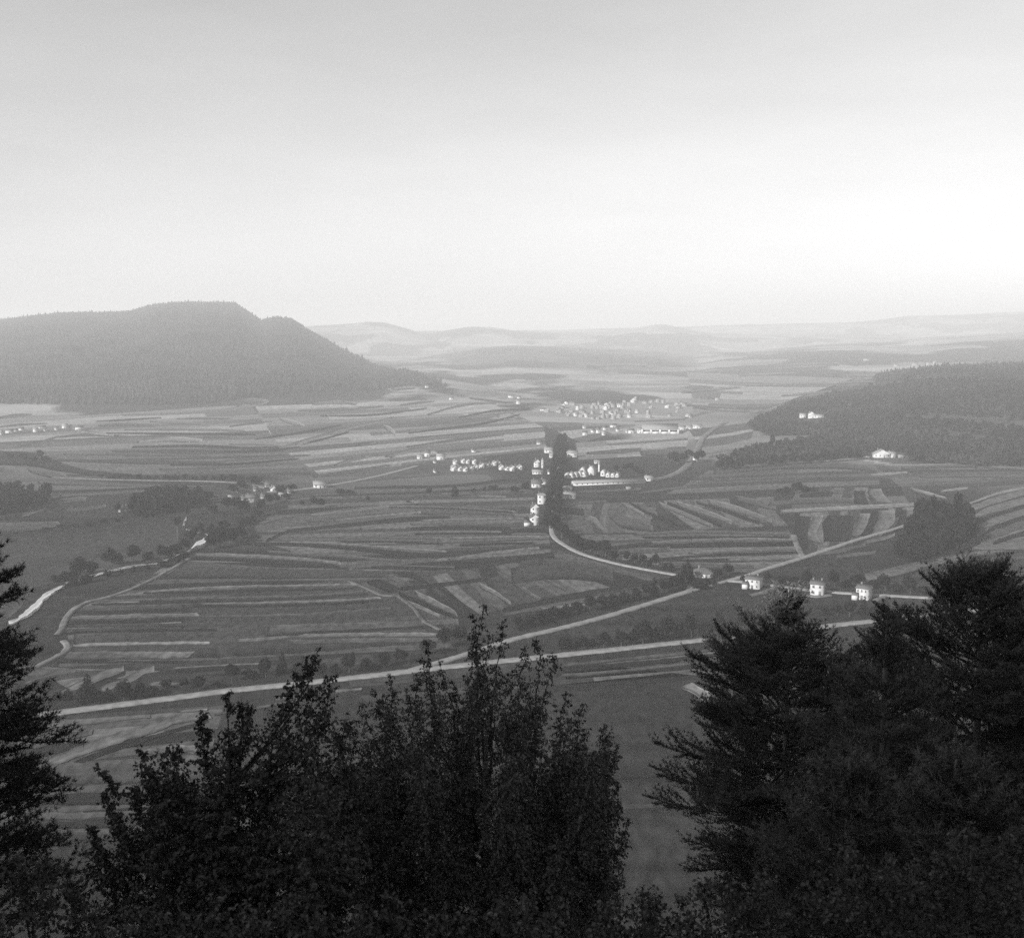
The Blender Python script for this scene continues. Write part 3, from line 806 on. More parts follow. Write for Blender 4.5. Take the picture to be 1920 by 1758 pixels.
def water_material():
    m = bpy.data.materials.new('bright_stream_water')
    m.use_nodes = True
    n, l = m.node_tree.nodes, m.node_tree.links
    b = n['Principled BSDF']
    b.inputs['Base Color'].default_value = (0.93, 0.93, 0.93, 1)
    b.inputs['Metallic'].default_value = 1.0
    b.inputs['Roughness'].default_value = 0.12
    t = n.new('ShaderNodeTexNoise')
    t.inputs['Scale'].default_value = 0.9
    t.inputs['Detail'].default_value = 4
    l.new(n.new('ShaderNodeNewGeometry').outputs['Position'], t.inputs['Vector'])
    bp = n.new('ShaderNodeBump')
    bp.inputs['Strength'].default_value = 0.05
    l.new(t.outputs[0], bp.inputs['Height'])
    l.new(bp.outputs[0], b.inputs['Normal'])
    return m
M_WATER = water_material()

def stream(pts, lift=0.45):
    A = [(u - w / 2, v) if steep else (u, v - w / 2) for u, v, w, steep in pts]
    B = [(u + w / 2, v) if steep else (u, v + w / 2) for u, v, w, steep in pts]
    o = sheet('stream', M_WATER, A, B, lift=lift, ragged=1.1, m=2)
    o.name = 'stream_water'
stream([(20, 1172, 9, 0), (62, 1141, 8, 0), (85, 1121, 14, 0), (105, 1107, 13, 0), (122, 1098, 8, 0), (150, 1088, 3, 0), (185, 1077, 6, 0), (200, 1073, 3, 0), (216, 1069, 5, 0), (236, 1066, 5, 0), (263, 1061, 4, 0), (292, 1058, 4, 0), (320, 1050, 3, 0),
        (350, 1036, 6, 0), (366, 1026, 15, 0), (378, 1019, 16, 0), (387, 1012, 10, 0)])
stream([(388, 1014, 8, 1), (391, 1007, 4, 1), (388, 1003, 4, 1), (383, 1002, 3, 1)])
stream([(386, 1003, 3, 0), (376, 1001, 3, 0), (362, 998, 4, 0), (350, 995, 4, 0), (344, 992, 3, 0)])
stream([(345, 994, 4, 1), (345, 986, 5, 1), (347, 978, 5, 1), (349, 970, 3, 1)])

# ------------------------------------------------------------------ air: one box of haze
def build_haze():
    x0, x1, y0, y1, z0, z1 = -22500, 22500, -130, 18600, -1.0, 350.0
    V = [(x, y, z) for z in (z0, z1) for y in (y0, y1) for x in (x0, x1)]
    F = [(0, 2, 3, 1), (4, 5, 7, 6), (0, 1, 5, 4), (2, 6, 7, 3), (0, 4, 6, 2), (1, 3, 7, 5)]
    m = bpy.data.materials.new('haze_air')
    m.use_nodes = True
    n, l = m.node_tree.nodes, m.node_tree.links
    n.clear()
    o = n.new('ShaderNodeOutputMaterial')
    pv = n.new('ShaderNodeVolumePrincipled')
    pv.inputs['Color'].default_value = (0.99, 0.99, 0.99, 1)
    pv.inputs['Density'].default_value = HAZE_DENSITY
    pv.inputs['Anisotropy'].default_value = 0.0
    l.new(pv.outputs[0], o.inputs['Volume'])
    link('haze', mesh_from('haze', V, [(np.array(F), 0)], [m]), kind='stuff')
build_haze()

# ------------------------------------------------------------------ trees: templates
M_LEAF = grey('broad_leaves', 0.004, 0.011, 3.0, 4, rough=0.8, spec=0.15)
M_LEAF2 = grey('poplar_leaves', 0.004, 0.010, 3.0, 4, rough=0.8, spec=0.15)
M_CONIF = grey('conifer_needles', 0.004, 0.009, 3.0, 4, rough=0.8, spec=0.15)
M_WOOD = grey('forest_crowns', 0.005, 0.024, 0.02, 10, rough=0.9, spec=0.1, pos=True)
M_FAR = grey('far_forest_crowns', 0.005, 0.042, 0.012, 11, rough=0.9, spec=0.1, pos=True)
M_BARK = grey('grey_bark', 0.04, 0.09, 6.0, 5, rough=0.9, stretch=(1, 1, 0.2), bump=0.4)

def rot_frames(r, n):
    """n random orthonormal pairs"""
    a = r.normal(size=(n, 3))
    a /= np.linalg.norm(a, axis=1)[:, None]
    b = r.normal(size=(n, 3))
    b -= a * (a * b).sum(1)[:, None]
    b /= np.linalg.norm(b, axis=1)[:, None]
    return a, b

def cards(P, size, r, nrm=None, aspect=0.75):
    """small four-cornered leaf clumps at P"""
    n = len(P)
    a, b = rot_frames(r, n)
    if nrm is not None:
        w = nrm + r.normal(size=(n, 3)) * 0.55
        w /= np.linalg.norm(w, axis=1)[:, None]
        a -= w * (a * w).sum(1)[:, None]
        a /= np.linalg.norm(a, axis=1)[:, None]
        b = np.cross(w, a)
    s = (size * r.uniform(0.6, 1.4, n))[:, None]
    a, b = a * s, b * s * aspect
    V = np.stack([P - a, P + b * r.uniform(.7, 1.2, (n, 1)), P + a, P - b * r.uniform(.7, 1.2, (n, 1))], 1).reshape(-1, 3)
    return V, np.arange(4 * n).reshape(n, 4)

def crown_points(kind, r, n):
    """leaf-clump points on and inside lobes of a crown of unit height standing at the origin"""
    lobes = []
    if kind == 'round':
        for _ in range(11):
            d = r.normal(size=3)
            d /= np.linalg.norm(d)
            lobes.append((np.array([0, 0, .58]) + d * np.array([.24, .24, .22]) * r.uniform(.6, 1.1), r.uniform(.14, .23)))
        lobes.append((np.array([0, 0, .6]), .28))
    elif kind == 'cone':
        for z in np.linspace(.14, .95, 12):
            rad = .34 * (1 - z) + .03
            for _ in range(3):
                th = r.uniform(0, 6.28)
                lobes.append((np.array([math.cos(th) * rad * .6, math.sin(th) * rad * .6, z]), rad * .55 + .03))
    elif kind == 'poplar':
        for z in np.linspace(.1, .93, 12):
            rad = .15 * math.sin(math.pi * min(1, z * .8 + .18)) + .03
            th = r.uniform(0, 6.28)
            lobes.append((np.array([math.cos(th) * rad * .5, math.sin(th) * rad * .5, z]), rad * .9))
    else:
        for _ in range(9):
            th = r.uniform(0, 6.28)
            q = r.uniform(0, .42)
            lobes.append((np.array([math.cos(th) * q, math.sin(th) * q, r.uniform(.25, .68)]), r.uniform(.2, .32)))
    w = np.array([l[1] ** 2 for l in lobes])
    pick = r.choice(len(lobes), n, p=w / w.sum())
    C = np.array([l[0] for l in lobes])[pick]
    R = np.array([l[1] for l in lobes])[pick]
    d = r.normal(size=(n, 3))
    d /= np.linalg.norm(d, axis=1)[:, None]
    P = C + d * (R * r.uniform(.55, 1.08, n))[:, None]
    P[:, 2] = np.maximum(P[:, 2], 0.02)
    return P, d

def tube(P, rad, k=6):
    P = np.asarray(P, float)
    n = len(P)
    t = np.gradient(P, axis=0)
    t /= np.linalg.norm(t, axis=1)[:, None] + 1e-9
    up = np.array([0.31, 0.87, 0.38])
    a = np.cross(t, up)
    a /= np.linalg.norm(a, axis=1)[:, None] + 1e-9
    b = np.cross(t, a)
    th = np.arange(k) * 2 * math.pi / k
    V = P[:, None, :] + np.asarray(rad)[:, None, None] * (np.cos(th)[None, :, None] * a[:, None, :] + np.sin(th)[None, :, None] * b[:, None, :])
    idx = np.arange(n * k).reshape(n, k)
    F = np.stack([idx[:-1], np.roll(idx[:-1], -1, 1), np.roll(idx[1:], -1, 1), idx[1:]], -1).reshape(-1, 4)
    return V.reshape(-1, 3), F

class Soup:
    def __init__(s):
        s.V, s.F, s.n = [], {}, 0
    def add(s, V, F, m=0):
        F = np.asarray(F)
        s.V.append(np.asarray(V, float))
        s.F.setdefault((m, F.shape[1]), []).append(F + s.n)
        s.n += len(V)
    def mesh(s, name, mats, smooth=False):
        return mesh_from(name, np.vstack(s.V), [(np.vstack(f), m) for (m, k), f in s.F.items()], mats, smooth=smooth)

CROWNS, TRUNKS = {}, {}
for kind, n, size, mat in (('round', 900, .050, M_LEAF), ('cone', 800, .042, M_CONIF), ('poplar', 650, .040, M_LEAF2), ('bush', 520, .085, M_LEAF)):
    CROWNS[kind] = []
    for k in range(4):
        r = np.random.default_rng(100 * len(CROWNS) + k)
        P, d = crown_points(kind, r, n)
        V, F = cards(P, size, r, d)
        CROWNS[kind].append(mesh_from('crown', V, [(F, 0)], [mat]))
    s = Soup()
    top = {'round': .75, 'cone': .95, 'poplar': .9, 'bush': .5}[kind]
    s.add(*tube([(0, 0, -.05), (.01, 0, .2 * top), (0, .015, .6 * top), (0.01, 0, top)], [.035, .026, .016, .004]))
    rr = np.random.default_rng(5)
    for z in np.linspace(.3, .8, 6) * top:
        th = rr.uniform(0, 6.28)
        q = .22 if kind != 'poplar' else .08
        s.add(*tube([(0, 0, z), (math.cos(th) * q * .5, math.sin(th) * q * .5, z + .07), (math.cos(th) * q, math.sin(th) * q, z + .16)], [.012, .008, .003], 4))
    TRUNKS[kind] = s.mesh('trunk', [M_BARK])

ORD = 'first second third fourth fifth sixth seventh eighth ninth tenth eleventh twelfth thirteenth fourteenth fifteenth sixteenth seventeenth eighteenth nineteenth'.split()
TENS = {20: 'twent', 30: 'thirt', 40: 'fort', 50: 'fift', 60: 'sixt', 70: 'sevent', 80: 'eight', 90: 'ninet', 100: 'hundred'}
def nth(i):
    if i < 19:
        return ORD[i]
    if i >= 99:
        return 'one hundred and ' + nth(i - 100) if i > 99 else 'hundredth'
    t, q = divmod(i + 1, 10)
    return TENS[t * 10] + ('ieth' if q == 0 else 'y-' + ORD[q - 1])

def put_tree(pos, h, w, kind, label, group, name=None):
    """one tree: crown and trunk under an Empty at its foot; h, w in metres"""
    r = random.Random(int(pos[0] * 13 + pos[1] * 7))
    o = bpy.data.objects.new(name or {'round': 'broadleaf_tree', 'cone': 'conifer_tree', 'poplar': 'poplar_tree', 'bush': 'shrub'}[kind], None)
    COL.objects.link(o)
    o.empty_display_size = 0.5
    o.location = pos
    nat = {'round': .82, 'cone': .66, 'poplar': .34, 'bush': 1.15}[kind]
    o.scale = (w / nat, w / nat * r.uniform(.9, 1.1), h)
    o.rotation_euler = (r.uniform(-.03, .03), r.uniform(-.03, .03), r.uniform(0, 6.28))
    o['label'] = label
    o['category'] = 'shrub' if kind == 'bush' else 'tree'
    o['group'] = group
    link('crown', r.choice(CROWNS[kind]), o)
    link('trunk', TRUNKS[kind], o)
    return o

KW = {'round': ('round-topped leafy tree', 'tree'), 'cone': ('pointed dark conifer', 'conifer'), 'poplar': ('slim upright tree', 'tree'), 'bush': ('low spreading bush', 'bush')}

def tree_row(rows, where, group, count_from='from the left'):
    rows = sorted(rows, key=lambda t: t[0])
    for i, (u, v, h, w, kind) in enumerate(rows):
        p = hit(u, v)
        f = p.y / FPX * 1.03
        put_tree(p, h * f, w * f, kind, '%s, %s %s %s' % (KW[kind][0], nth(i), count_from, where), group)

tree_row([(106, 1312, 18, 20, 'bush'), (128, 1312, 24, 24, 'bush'), (165, 1314, 52, 40, 'cone'), (186, 1314, 20, 26, 'bush'), (203, 1315, 28, 20, 'cone'), (232, 1312, 42, 34, 'round'), (250, 1310, 22, 24, 'bush'), (263, 1307, 32, 24, 'round'), (285, 1305, 22, 26, 'bush'),
          (313, 1290, 20, 22, 'bush'), (345, 1292, 20, 18, 'round'), (373, 1294, 32, 30, 'round'), (407, 1291, 17, 17, 'round'), (435, 1277, 36, 32, 'round'), (466, 1273, 20, 26, 'bush'), (498, 1270, 38, 32, 'round'),
          (530, 1263, 44, 22, 'cone'), (560, 1264, 26, 28, 'bush'), (600, 1262, 22, 24, 'bush'), (628, 1262, 22, 22, 'bush'), (655, 1260, 40, 32, 'round'), (688, 1256, 26, 30, 'bush'), (720, 1251, 32, 32, 'round'), (750, 1246, 34, 32, 'round')],
         'in the row above the wide pale road', 'trees along the wide pale road')
tree_row([(800, 1228, 36, 36, 'round'), (832, 1216, 44, 38, 'round'), (862, 1206, 36, 34, 'round'), (1062, 1216, 26, 32, 'bush'), (1090, 1212, 22, 28, 'bush'), (1110, 1212, 18, 20, 'bush'), (1132, 1213, 30, 30, 'round'), (1165, 1212, 34, 30, 'round'), (1186, 1209, 28, 26, 'round'), (1206, 1208, 50, 40, 'round'),
          (1228, 1203, 32, 32, 'bush'), (1250, 1196, 48, 28, 'round'), (1272, 1196, 34, 30, 'bush'), (1297, 1194, 48, 28, 'round'), (1322, 1194, 30, 34, 'bush'), (1347, 1196, 54, 36, 'cone'), (1374, 1192, 28, 32, 'bush'), (1397, 1190, 54, 32, 'round'), (1422, 1184, 28, 32, 'bush'), (1450, 1178, 24, 28, 'bush')],
         'between the two pale roads', 'trees between the two pale roads')
tree_row([(975, 1180, 26, 30, 'bush'), (997, 1174, 24, 26, 'bush'), (1018, 1167, 28, 30, 'bush'), (1040, 1162, 28, 28, 'bush'), (1062, 1156, 26, 28, 'bush'), (1084, 1149, 24, 26, 'bush'), (1106, 1146, 34, 26, 'round'), (1130, 1140, 26, 28, 'bush'), (1150, 1136, 26, 26, 'bush'),
          (1172, 1130, 24, 24, 'bush'), (1192, 1126, 26, 24, 'bush'), (1212, 1120, 28, 20, 'round'), (1227, 1119, 38, 18, 'cone'), (1246, 1113, 28, 26, 'round'), (1262, 1109, 34, 28, 'round')],
         'in the hedge above the slanting pale road', 'hedge trees above the slanting road')
tree_row([(1274, 1103, 34, 28, 'round'), (1288, 1087, 34, 26, 'round'), (1290, 1096, 48, 24, 'cone'), (1306, 1106, 20, 26, 'round'), (1320, 1105, 15, 24, 'bush'), (1336, 1097, 11, 20, 'bush'), (1347, 1085, 22, 20, 'round'), (1366, 1079, 24, 22, 'round')],
         'in the clump round the low farmhouse', 'trees round the low farmhouse')
tree_row([(1043, 1002, 38, 26, 'round'), (1053, 1009, 34, 26, 'round'), (1066, 1016, 30, 26, 'round'), (1080, 1024, 26, 26, 'bush'), (1094, 1030, 24, 26, 'bush'), (1108, 1034, 26, 22, 'round'), (1121, 1039, 26, 24, 'round'), (1135, 1043, 34, 26, 'round'), (1150, 1047, 20, 20, 'bush'), (1175, 1052, 22, 15, 'round'),
          (1190, 1055, 19, 19, 'round'), (1204, 1056, 20, 18, 'round'), (1217, 1061, 12, 12, 'bush'), (1228, 1062, 26, 15, 'round'), (1245, 1067, 12, 12, 'bush'), (1258, 1070, 17, 9, 'poplar')],
         'beside the curving road into the village', 'trees beside the curving village road')
tree_row([(1395, 1092, 16, 16, 'round'), (1438, 1092, 22, 18, 'round'), (1470, 1098, 22, 34, 'bush'), (1495, 1098, 20, 24, 'bush'), (1515, 1096, 28, 24, 'round'), (1565, 1100, 32, 26, 'round'), (1585, 1102, 18, 20, 'bush'), (1610, 1102, 30, 30, 'round'), (1637, 1104, 18, 24, 'bush'), (1660, 1107, 34, 28, 'round'), (1682, 1110, 20, 22, 'bush'),
          (1707, 1113, 36, 32, 'round'), (1735, 1115, 20, 26, 'bush'), (1765, 1117, 28, 32, 'round'), (1795, 1116, 20, 28, 'bush')],
         'behind the three tall white houses', 'trees behind the three tall houses')
tree_row([(1545, 1152, 16, 24, 'bush'), (1570, 1153, 22, 24, 'round'), (1593, 1156, 32, 26, 'round'), (1620, 1154, 36, 20, 'cone'), (1640, 1150, 18, 24, 'bush'), (1660, 1148, 28, 20, 'round'), (1690, 1150, 20, 26, 'bush')],
         'in the garden row below the three tall houses', 'trees below the three tall houses')
tree_row([(105, 1092, 16, 22, 'bush'), (122, 1088, 20, 24, 'bush'), (137, 1077, 26, 18, 'round'), (140, 1087, 22, 24, 'bush'), (152, 1082, 40, 36, 'round'), (172, 1075, 26, 26, 'bush'), (199, 1060, 26, 24, 'round'), (210, 1062, 40, 28, 'round'), (225, 1061, 26, 18, 'round'), (250, 1053, 36, 28, 'round'), (276, 1050, 18, 24, 'bush'),
          (306, 1052, 34, 28, 'round'), (318, 1045, 22, 22, 'bush'), (332, 1038, 22, 24, 'bush'), (348, 1032, 24, 24, 'round'), (357, 1018, 26, 22, 'round'), (365, 1010, 24, 20, 'round'),
          (140, 1097, 16, 24, 'bush'), (163, 1092, 18, 26, 'bush'), (202, 1081, 13, 18, 'bush'), (227, 1075, 9, 9, 'bush'), (250, 1072, 11, 15, 'bush'), (277, 1067, 10, 13, 'bush'), (305, 1062, 12, 20, 'bush'), (328, 1055, 13, 20, 'bush'), (346, 1047, 14, 20, 'bush')],
         'along the near bank of the stream', 'trees along the stream')
tree_row([(333, 990, 22, 16, 'round'), (350, 968, 26, 15, 'round'), (376, 998, 20, 12, 'poplar'), (396, 1000, 20, 13, 'poplar'), (400, 1030, 32, 28, 'round'), (413, 1027, 38, 30, 'round'), (398, 1010, 20, 18, 'bush'), (432, 1020, 38, 34, 'round'), (452, 1010, 26, 30, 'bush'), (472, 978, 14, 22, 'bush'), (455, 985, 16, 24, 'bush'), (484, 968, 14, 20, 'bush'), (420, 1000, 26, 26, 'round')],
         'around the bend of the stream', 'trees around the stream bend')
tree_row([(400, 962, 18, 24, 'bush'), (424, 956, 26, 28, 'round'), (443, 956, 26, 24, 'round'), (460, 954, 22, 22, 'bush'), (487, 950, 16, 20, 'bush'), (505, 946, 22, 18, 'round'), (519, 942, 18, 20, 'round'), (536, 936, 12, 18, 'bush'), (524, 922, 14, 20, 'bush'), (545, 918, 12, 22, 'bush'), (455, 915, 16, 22, 'bush'), (480, 908, 16, 22, 'bush'), (438, 925, 18, 20, 'round'),
          (567, 948, 11, 14, 'round'), (588, 946, 16, 18, 'round'), (602, 951, 18, 20, 'round'), (640, 925, 10, 22, 'bush'), (655, 926, 9, 16, 'bush')],
         'around the small farm hamlet', 'trees around the farm hamlet')
tree_row([(690, 942, 13, 11, 'round'), (766, 942, 5, 8, 'bush'), (805, 928, 15, 14, 'round'), (853, 931, 20, 13, 'poplar'), (888, 924, 10, 9, 'bush'), (908, 921, 10, 8, 'round'), (925, 918, 10, 24, 'bush'), (965, 924, 14, 20, 'bush'), (985, 918, 16, 18, 'round')],
         'in the meadow left of the avenue', 'scattered meadow trees')
tree_row([(1463, 927, 12, 18, 'bush'), (1476, 926, 16, 20, 'round'), (1492, 926, 24, 26, 'round'), (1510, 921, 12, 22, 'bush'), (1527, 920, 9, 14, 'bush')],
         'in the little clump above the strip fields', 'clump above the strip fields')
tree_row([(1155, 884, 15, 13, 'round'), (1172, 882, 14, 12, 'round'), (1182, 884, 18, 15, 'round'), (1192, 888, 16, 16, 'round'), (1202, 891, 12, 16, 'round'), (1258, 866, 20, 20, 'round'), (1270, 870, 22, 22, 'round'), (1283, 868, 20, 20, 'round'), (1292, 856, 14, 18, 'bush'), (1306, 868, 24, 15, 'round'), (1316, 864, 22, 15, 'round'), (1266, 852, 7, 10, 'bush')],
         'between the white sheds and the curving line', 'trees by the curving line')
tree_row([(20 + 22 * i, 858 + 2.3 * i + (i * 37 % 5), 9 + (i * 29 % 6), 18, 'bush') for i in range(4)] + [(75, 860, 18, 16, 'round')] +
         [(190 + 17.5 * i, 896 + min(4, i * .5), 8 + (i * 31 % 5), 13 + (i * 17 % 6), 'bush' if i % 3 else 'round') for i in range(17)],
         'along the far track across the meadows', 'hedge trees along the far track')
tree_row([(86 + 27 * i, 994 - 3.6 * i + (i * 13 % 4), 7 + (i * 23 % 5), 15, 'bush') for i in range(6)] + [(220, 962, 20, 18, 'round')],
         'on the upper edge of the stream meadow', 'hedge trees above the stream meadow')
tree_row([(1348 + 20 * i, 882 - 1.5 * i, 20 + (i * 7 % 9), 20, 'round') for i in range(14)],
         'along the front edge of the hillside wood', 'front edge of the hillside wood')

# --- the straight avenue: two rows of trees running away from the bend
def avenue():
    a, b = hit(1034, 992), hit(1053, 826)
    d = Vector((b.x - a.x, b.y - a.y, 0))
    L = d.length
    d.normalize()
    nrm = Vector((-d.y, d.x, 0))
    n = int(L / 9.5)
    for side, nm in ((1, 'left'), (-1, 'right')):
        count = -1
        for i in range(n):
            r = random.Random(i * 2 + side)
            t = i * 9.5 + r.uniform(-1.5, 1.5)
            p = a + d * t + nrm * side * (2.5 + min(.5, t * .002)) + nrm * r.uniform(-.5, .5)
            h = 8.8 + min(1.2, t * .005) * 1
            h *= r.uniform(.72, 1.22)
            if r.random() < .07:
                continue
            if side == 1 and i < 4:
                h *= .8
            count += 1
            put_tree(p, h, (6.4 + min(1.0, t * .003)) * r.uniform(.8, 1.2), 'round', 'dense dark avenue tree, %s from the near end of the %s row' % (nth(count), nm), 'trees lining the village avenue', 'avenue_tree')
avenue()

# --- woods too dense to count
SPIKE = []
for k in range(6):
    r = np.random.default_rng(900 + k)
    th = np.arange(6) * 2 * math.pi / 6
    ring1 = np.stack([np.cos(th) * .30, np.sin(th) * .30, np.full(6, .22)], -1) * r.uniform(.8, 1.2, (6, 1))
    ring2 = np.stack([np.cos(th + .4) * .2, np.sin(th + .4) * .2, np.full(6, .58)], -1) * r.uniform(.75, 1.2, (6, 1))
    V = np.vstack([[(0, 0, 0)], ring1, ring2, [(r.normal(0, .02), r.normal(0, .02), 1)]])
    F = []
    for i in range(6):
        j = (i + 1) % 6
        F += [(0, 1 + j, 1 + i), (1 + i, 1 + j, 7 + i), (7 + i, 1 + j, 7 + j), (7 + i, 7 + j, 13)]
    SPIKE.append((V, np.array(F)))
LEAFY = []
for k in range(6):
    r = np.random.default_rng(950 + k)
    P, d = crown_points('round', r, 150)
    LEAFY.append(cards(P, .10, r, d))
LEAFY2 = []
for k in range(6):
    r = np.random.default_rng(970 + k)
    P, d = crown_points('round', r, 46)
    LEAFY2.append(cards(P, .17, r, d))

def forest(name, label, X, Y, hgt, wid, templates, mat, seed, dome=0.0):
    r = np.random.default_rng(seed)
    Z = T(X, Y) - 0.4
    n = len(X)
    kk = r.integers(0, len(templates), n)
    hh = hgt * r.uniform(.6, 1.15, n) * np.where(r.random(n) < .06, 1.45, 1.0)
    if dome:
        d2 = ((X - X.mean()) / (np.ptp(X) * .5)) ** 2 + ((Y - Y.mean()) / (np.ptp(Y) * .5)) ** 2
        hh = hh * (1 + dome * (.6 - np.clip(d2, 0, 1.2)))
    ww = wid * r.uniform(.75, 1.25, n)
    an = r.uniform(0, 6.28, n)
    s = Soup()
    for k, (V, F) in enumerate(templates):
        m = np.nonzero(kk == k)[0]
        if len(m) == 0:
            continue
        c, sn = np.cos(an[m])[:, None], np.sin(an[m])[:, None]
        x = (V[None, :, 0] * c - V[None, :, 1] * sn) * ww[m][:, None] + X[m][:, None]
        y = (V[None, :, 0] * sn + V[None, :, 1] * c) * ww[m][:, None] + Y[m][:, None]
        z = V[None, :, 2] * hh[m][:, None] + Z[m][:, None]
        VV = np.stack([x, y, z], -1).reshape(-1, 3)
        FF = (F[None] + (np.arange(len(m)) * len(V))[:, None, None]).reshape(-1, F.shape[1])
        s.add(VV, FF)
    link(name, s.mesh(name, [mat]), kind='stuff', label=label, category='wood')

def scatter(x0, x1, y0, y1, step, seed):
    r = np.random.default_rng(seed)
    gx, gy = np.meshgrid(np.arange(x0, x1, step), np.arange(y0, y1, step))
    X = gx.ravel() + r.uniform(-.45, .45, gx.size) * step
    Y = gy.ravel() + r.uniform(-.45, .45, gy.size) * step
    return X, Y

def wood_poly(name, label, poly, step, hgt, wid, templates, seed, clear=(), mat=None, skip=0.0, dome=0.0):
    W = [hit(u, v) for u, v in poly]
    xs, ys = [w.x for w in W], [w.y for w in W]
    X, Y = scatter(min(xs), max(xs), min(ys), max(ys), step, seed)
    u, v = project(X, Y, T(X, Y))
    k = inside(u, v, poly)
    for c in clear:
        k &= ~inside(u, v, c)
    if skip:
        q = np.sin(X * .011 + 1.7) * np.sin(Y * .008 + .5) + .4 * np.sin(X * .05 + Y * .03)
        k &= q > -1 + skip
    forest(name, label, X[k], Y[k], hgt, wid, templates, mat or M_WOOD, seed, dome)

wood_poly('copse', 'dense dark copse of trees among the curved strip fields', [(1680, 1045), (1694, 1010), (1715, 992), (1722, 975), (1745, 965), (1790, 962), (1815, 972), (1828, 1000), (1825, 1018), (1800, 1034), (1760, 1050), (1715, 1062)], 5.0, 14.5, 9.0, LEAFY, 11, mat=M_LEAF, dome=.55)
wood_poly('copse', 'long dark copse between the two farm cottages and the hamlet', [(212, 966), (255, 946), (285, 930), (375, 932), (392, 938), (384, 948), (300, 965), (262, 973), (240, 970), (245, 962)], 6.0, 10.0, 9.5, LEAFY, 12, mat=M_LEAF,
          clear=[[(218, 950), (245, 950), (248, 972), (214, 972)]])
wood_poly('copse', 'dark wood by the far left meadow', [(-140, 925), (0, 922), (38, 922), (60, 935), (94, 936), (84, 952), (30, 962), (-140, 985)], 7.0, 11.0, 10.0, LEAFY, 13, mat=M_LEAF)
wood_poly('hillside_wood', 'broad dark wood covering the hillside behind the white villa',
          [(1425, 786), (1480, 764), (1560, 745), (1650, 730), (1760, 719), (2150, 708), (2150, 880), (1920, 876), (1850, 876), (1760, 869), (1700, 872), (1660, 868), (1600, 859), (1520, 866), (1440, 872), (1352, 882), (1345, 872), (1400, 848), (1500, 832), (1510, 817), (1440, 818), (1400, 803)],
          8.0, 11.0, 9.5, LEAFY2, 14, mat=M_FAR,
          clear=[[(1490, 774), (1550, 774), (1556, 800), (1484, 800)], [(1618, 850), (1700, 850), (1710, 878), (1610, 878)], [(1796, 849), (1866, 848), (1868, 860), (1800, 860)], [(1380, 828), (1520, 818), (1520, 830), (1390, 846)]], skip=0.28)
wood_poly('hilltop_wood', 'dark strip of wood along the crest above the hillside wood', [(1636, 716), (1640, 712), (1660, 701), (1720, 695), (1800, 689), (1920, 686), (2200, 683), (2200, 706), (1800, 712), (1700, 714)], 11.0, 13.0, 12.0, SPIKE, 15, mat=M_FAR)

def mountain_forest():
    X, Y = scatter(-3000, 150, 1550, 4400, 11.5, 16)
    h = layer_h(MOUNT, X, Y, 1.25)
    s = X / Y
    Yr = np.interp(s, MOUNT['s'], MOUNT['Yr'])
    u, v = project(X, Y, T(X, Y))
    low = 9 + 5 * np.sin(X * .012) + 4 * np.sin(X * .031 + 1)
    low = low + 16 * (RNG.random(len(X)) ** 2.2)
    glade = (np.sin(X * .017 + 2) * np.sin(Y * .013 + X * .004) > 0.90)
    line = np.interp(u, [-400, 0, 150, 300, 450, 560, 700, 780, 840], [772, 770, 775, 766, 749, 740, 731, 722, 726])
    k = (h > 4) & (v < line - 10 * RNG.random(len(X)) ** 2 + 2.5 * np.sin(X * .02)) & (Y < Yr + 120) & (u > -330) & (u < 835) & ~glade
    forest('mountain_forest', 'dense forest covering the long flat-topped mountain', X[k], Y[k], 14.5, 14.0, SPIKE, M_FAR, 17)
mountain_forest()

# ------------------------------------------------------------------ houses
M_WALL = grey('white_limewash', 0.46, 0.62, 0.6, 6, rough=0.85, spec=0.3)
M_WALL2 = grey('grey_render', 0.22, 0.34, 0.6, 6, rough=0.85, spec=0.3)
M_ROOF = grey('old_roof_tiles', 0.08, 0.14, 2.5, 6, rough=0.8, stretch=(1, 1, 3), bump=0.3)
M_ROOF2 = grey('pale_slate_roof', 0.19, 0.30, 2.5, 6, rough=0.7, bump=0.2)
M_GLASS = grey('dark_window_glass', 0.015, 0.035, 1.5, 2, rough=0.15, spec=0.5)
M_SHUT = grey('painted_timber', 0.12, 0.2, 4, 3, rough=0.6)
M_STONE = grey('stone_trim', 0.5, 0.6, 4, 4, rough=0.8)

def box(s, x0, x1, y0, y1, z0, z1, m=0):
    V = [(x, y, z) for z in (z0, z1) for y in (y0, y1) for x in (x0, x1)]
    s.add(V, [(0, 2, 3, 1), (4, 5, 7, 6), (0, 1, 5, 4), (2, 6, 7, 3), (0, 4, 6, 2), (1, 3, 7, 5)], m)

def gable_walls(w, d, h, rh, along):
    """walls with gables; ridge along x when along is True, else along y"""
    s = Soup()
    hw, hd = w / 2, d / 2
    b = [(-hw, -hd), (hw, -hd), (hw, hd), (-hw, hd)]
    V = [(x, y, -0.6) for x, y in b] + [(x, y, h) for x, y in b]
    s.add(V, [(0, 1, 5, 4), (1, 2, 6, 5), (2, 3, 7, 6), (3, 0, 4, 7)])
    if rh > 0:
        if along:
            s.add([(hw, -hd, h), (hw, hd, h), (hw, 0, h + rh), (-hw, hd, h), (-hw, -hd, h), (-hw, 0, h + rh)], [(0, 1, 2), (3, 4, 5)])
        else:
            s.add([(-hw, -hd, h), (hw, -hd, h), (0, -hd, h + rh), (hw, hd, h), (-hw, hd, h), (0, hd, h + rh)], [(0, 1, 2), (3, 4, 5)])
    return s

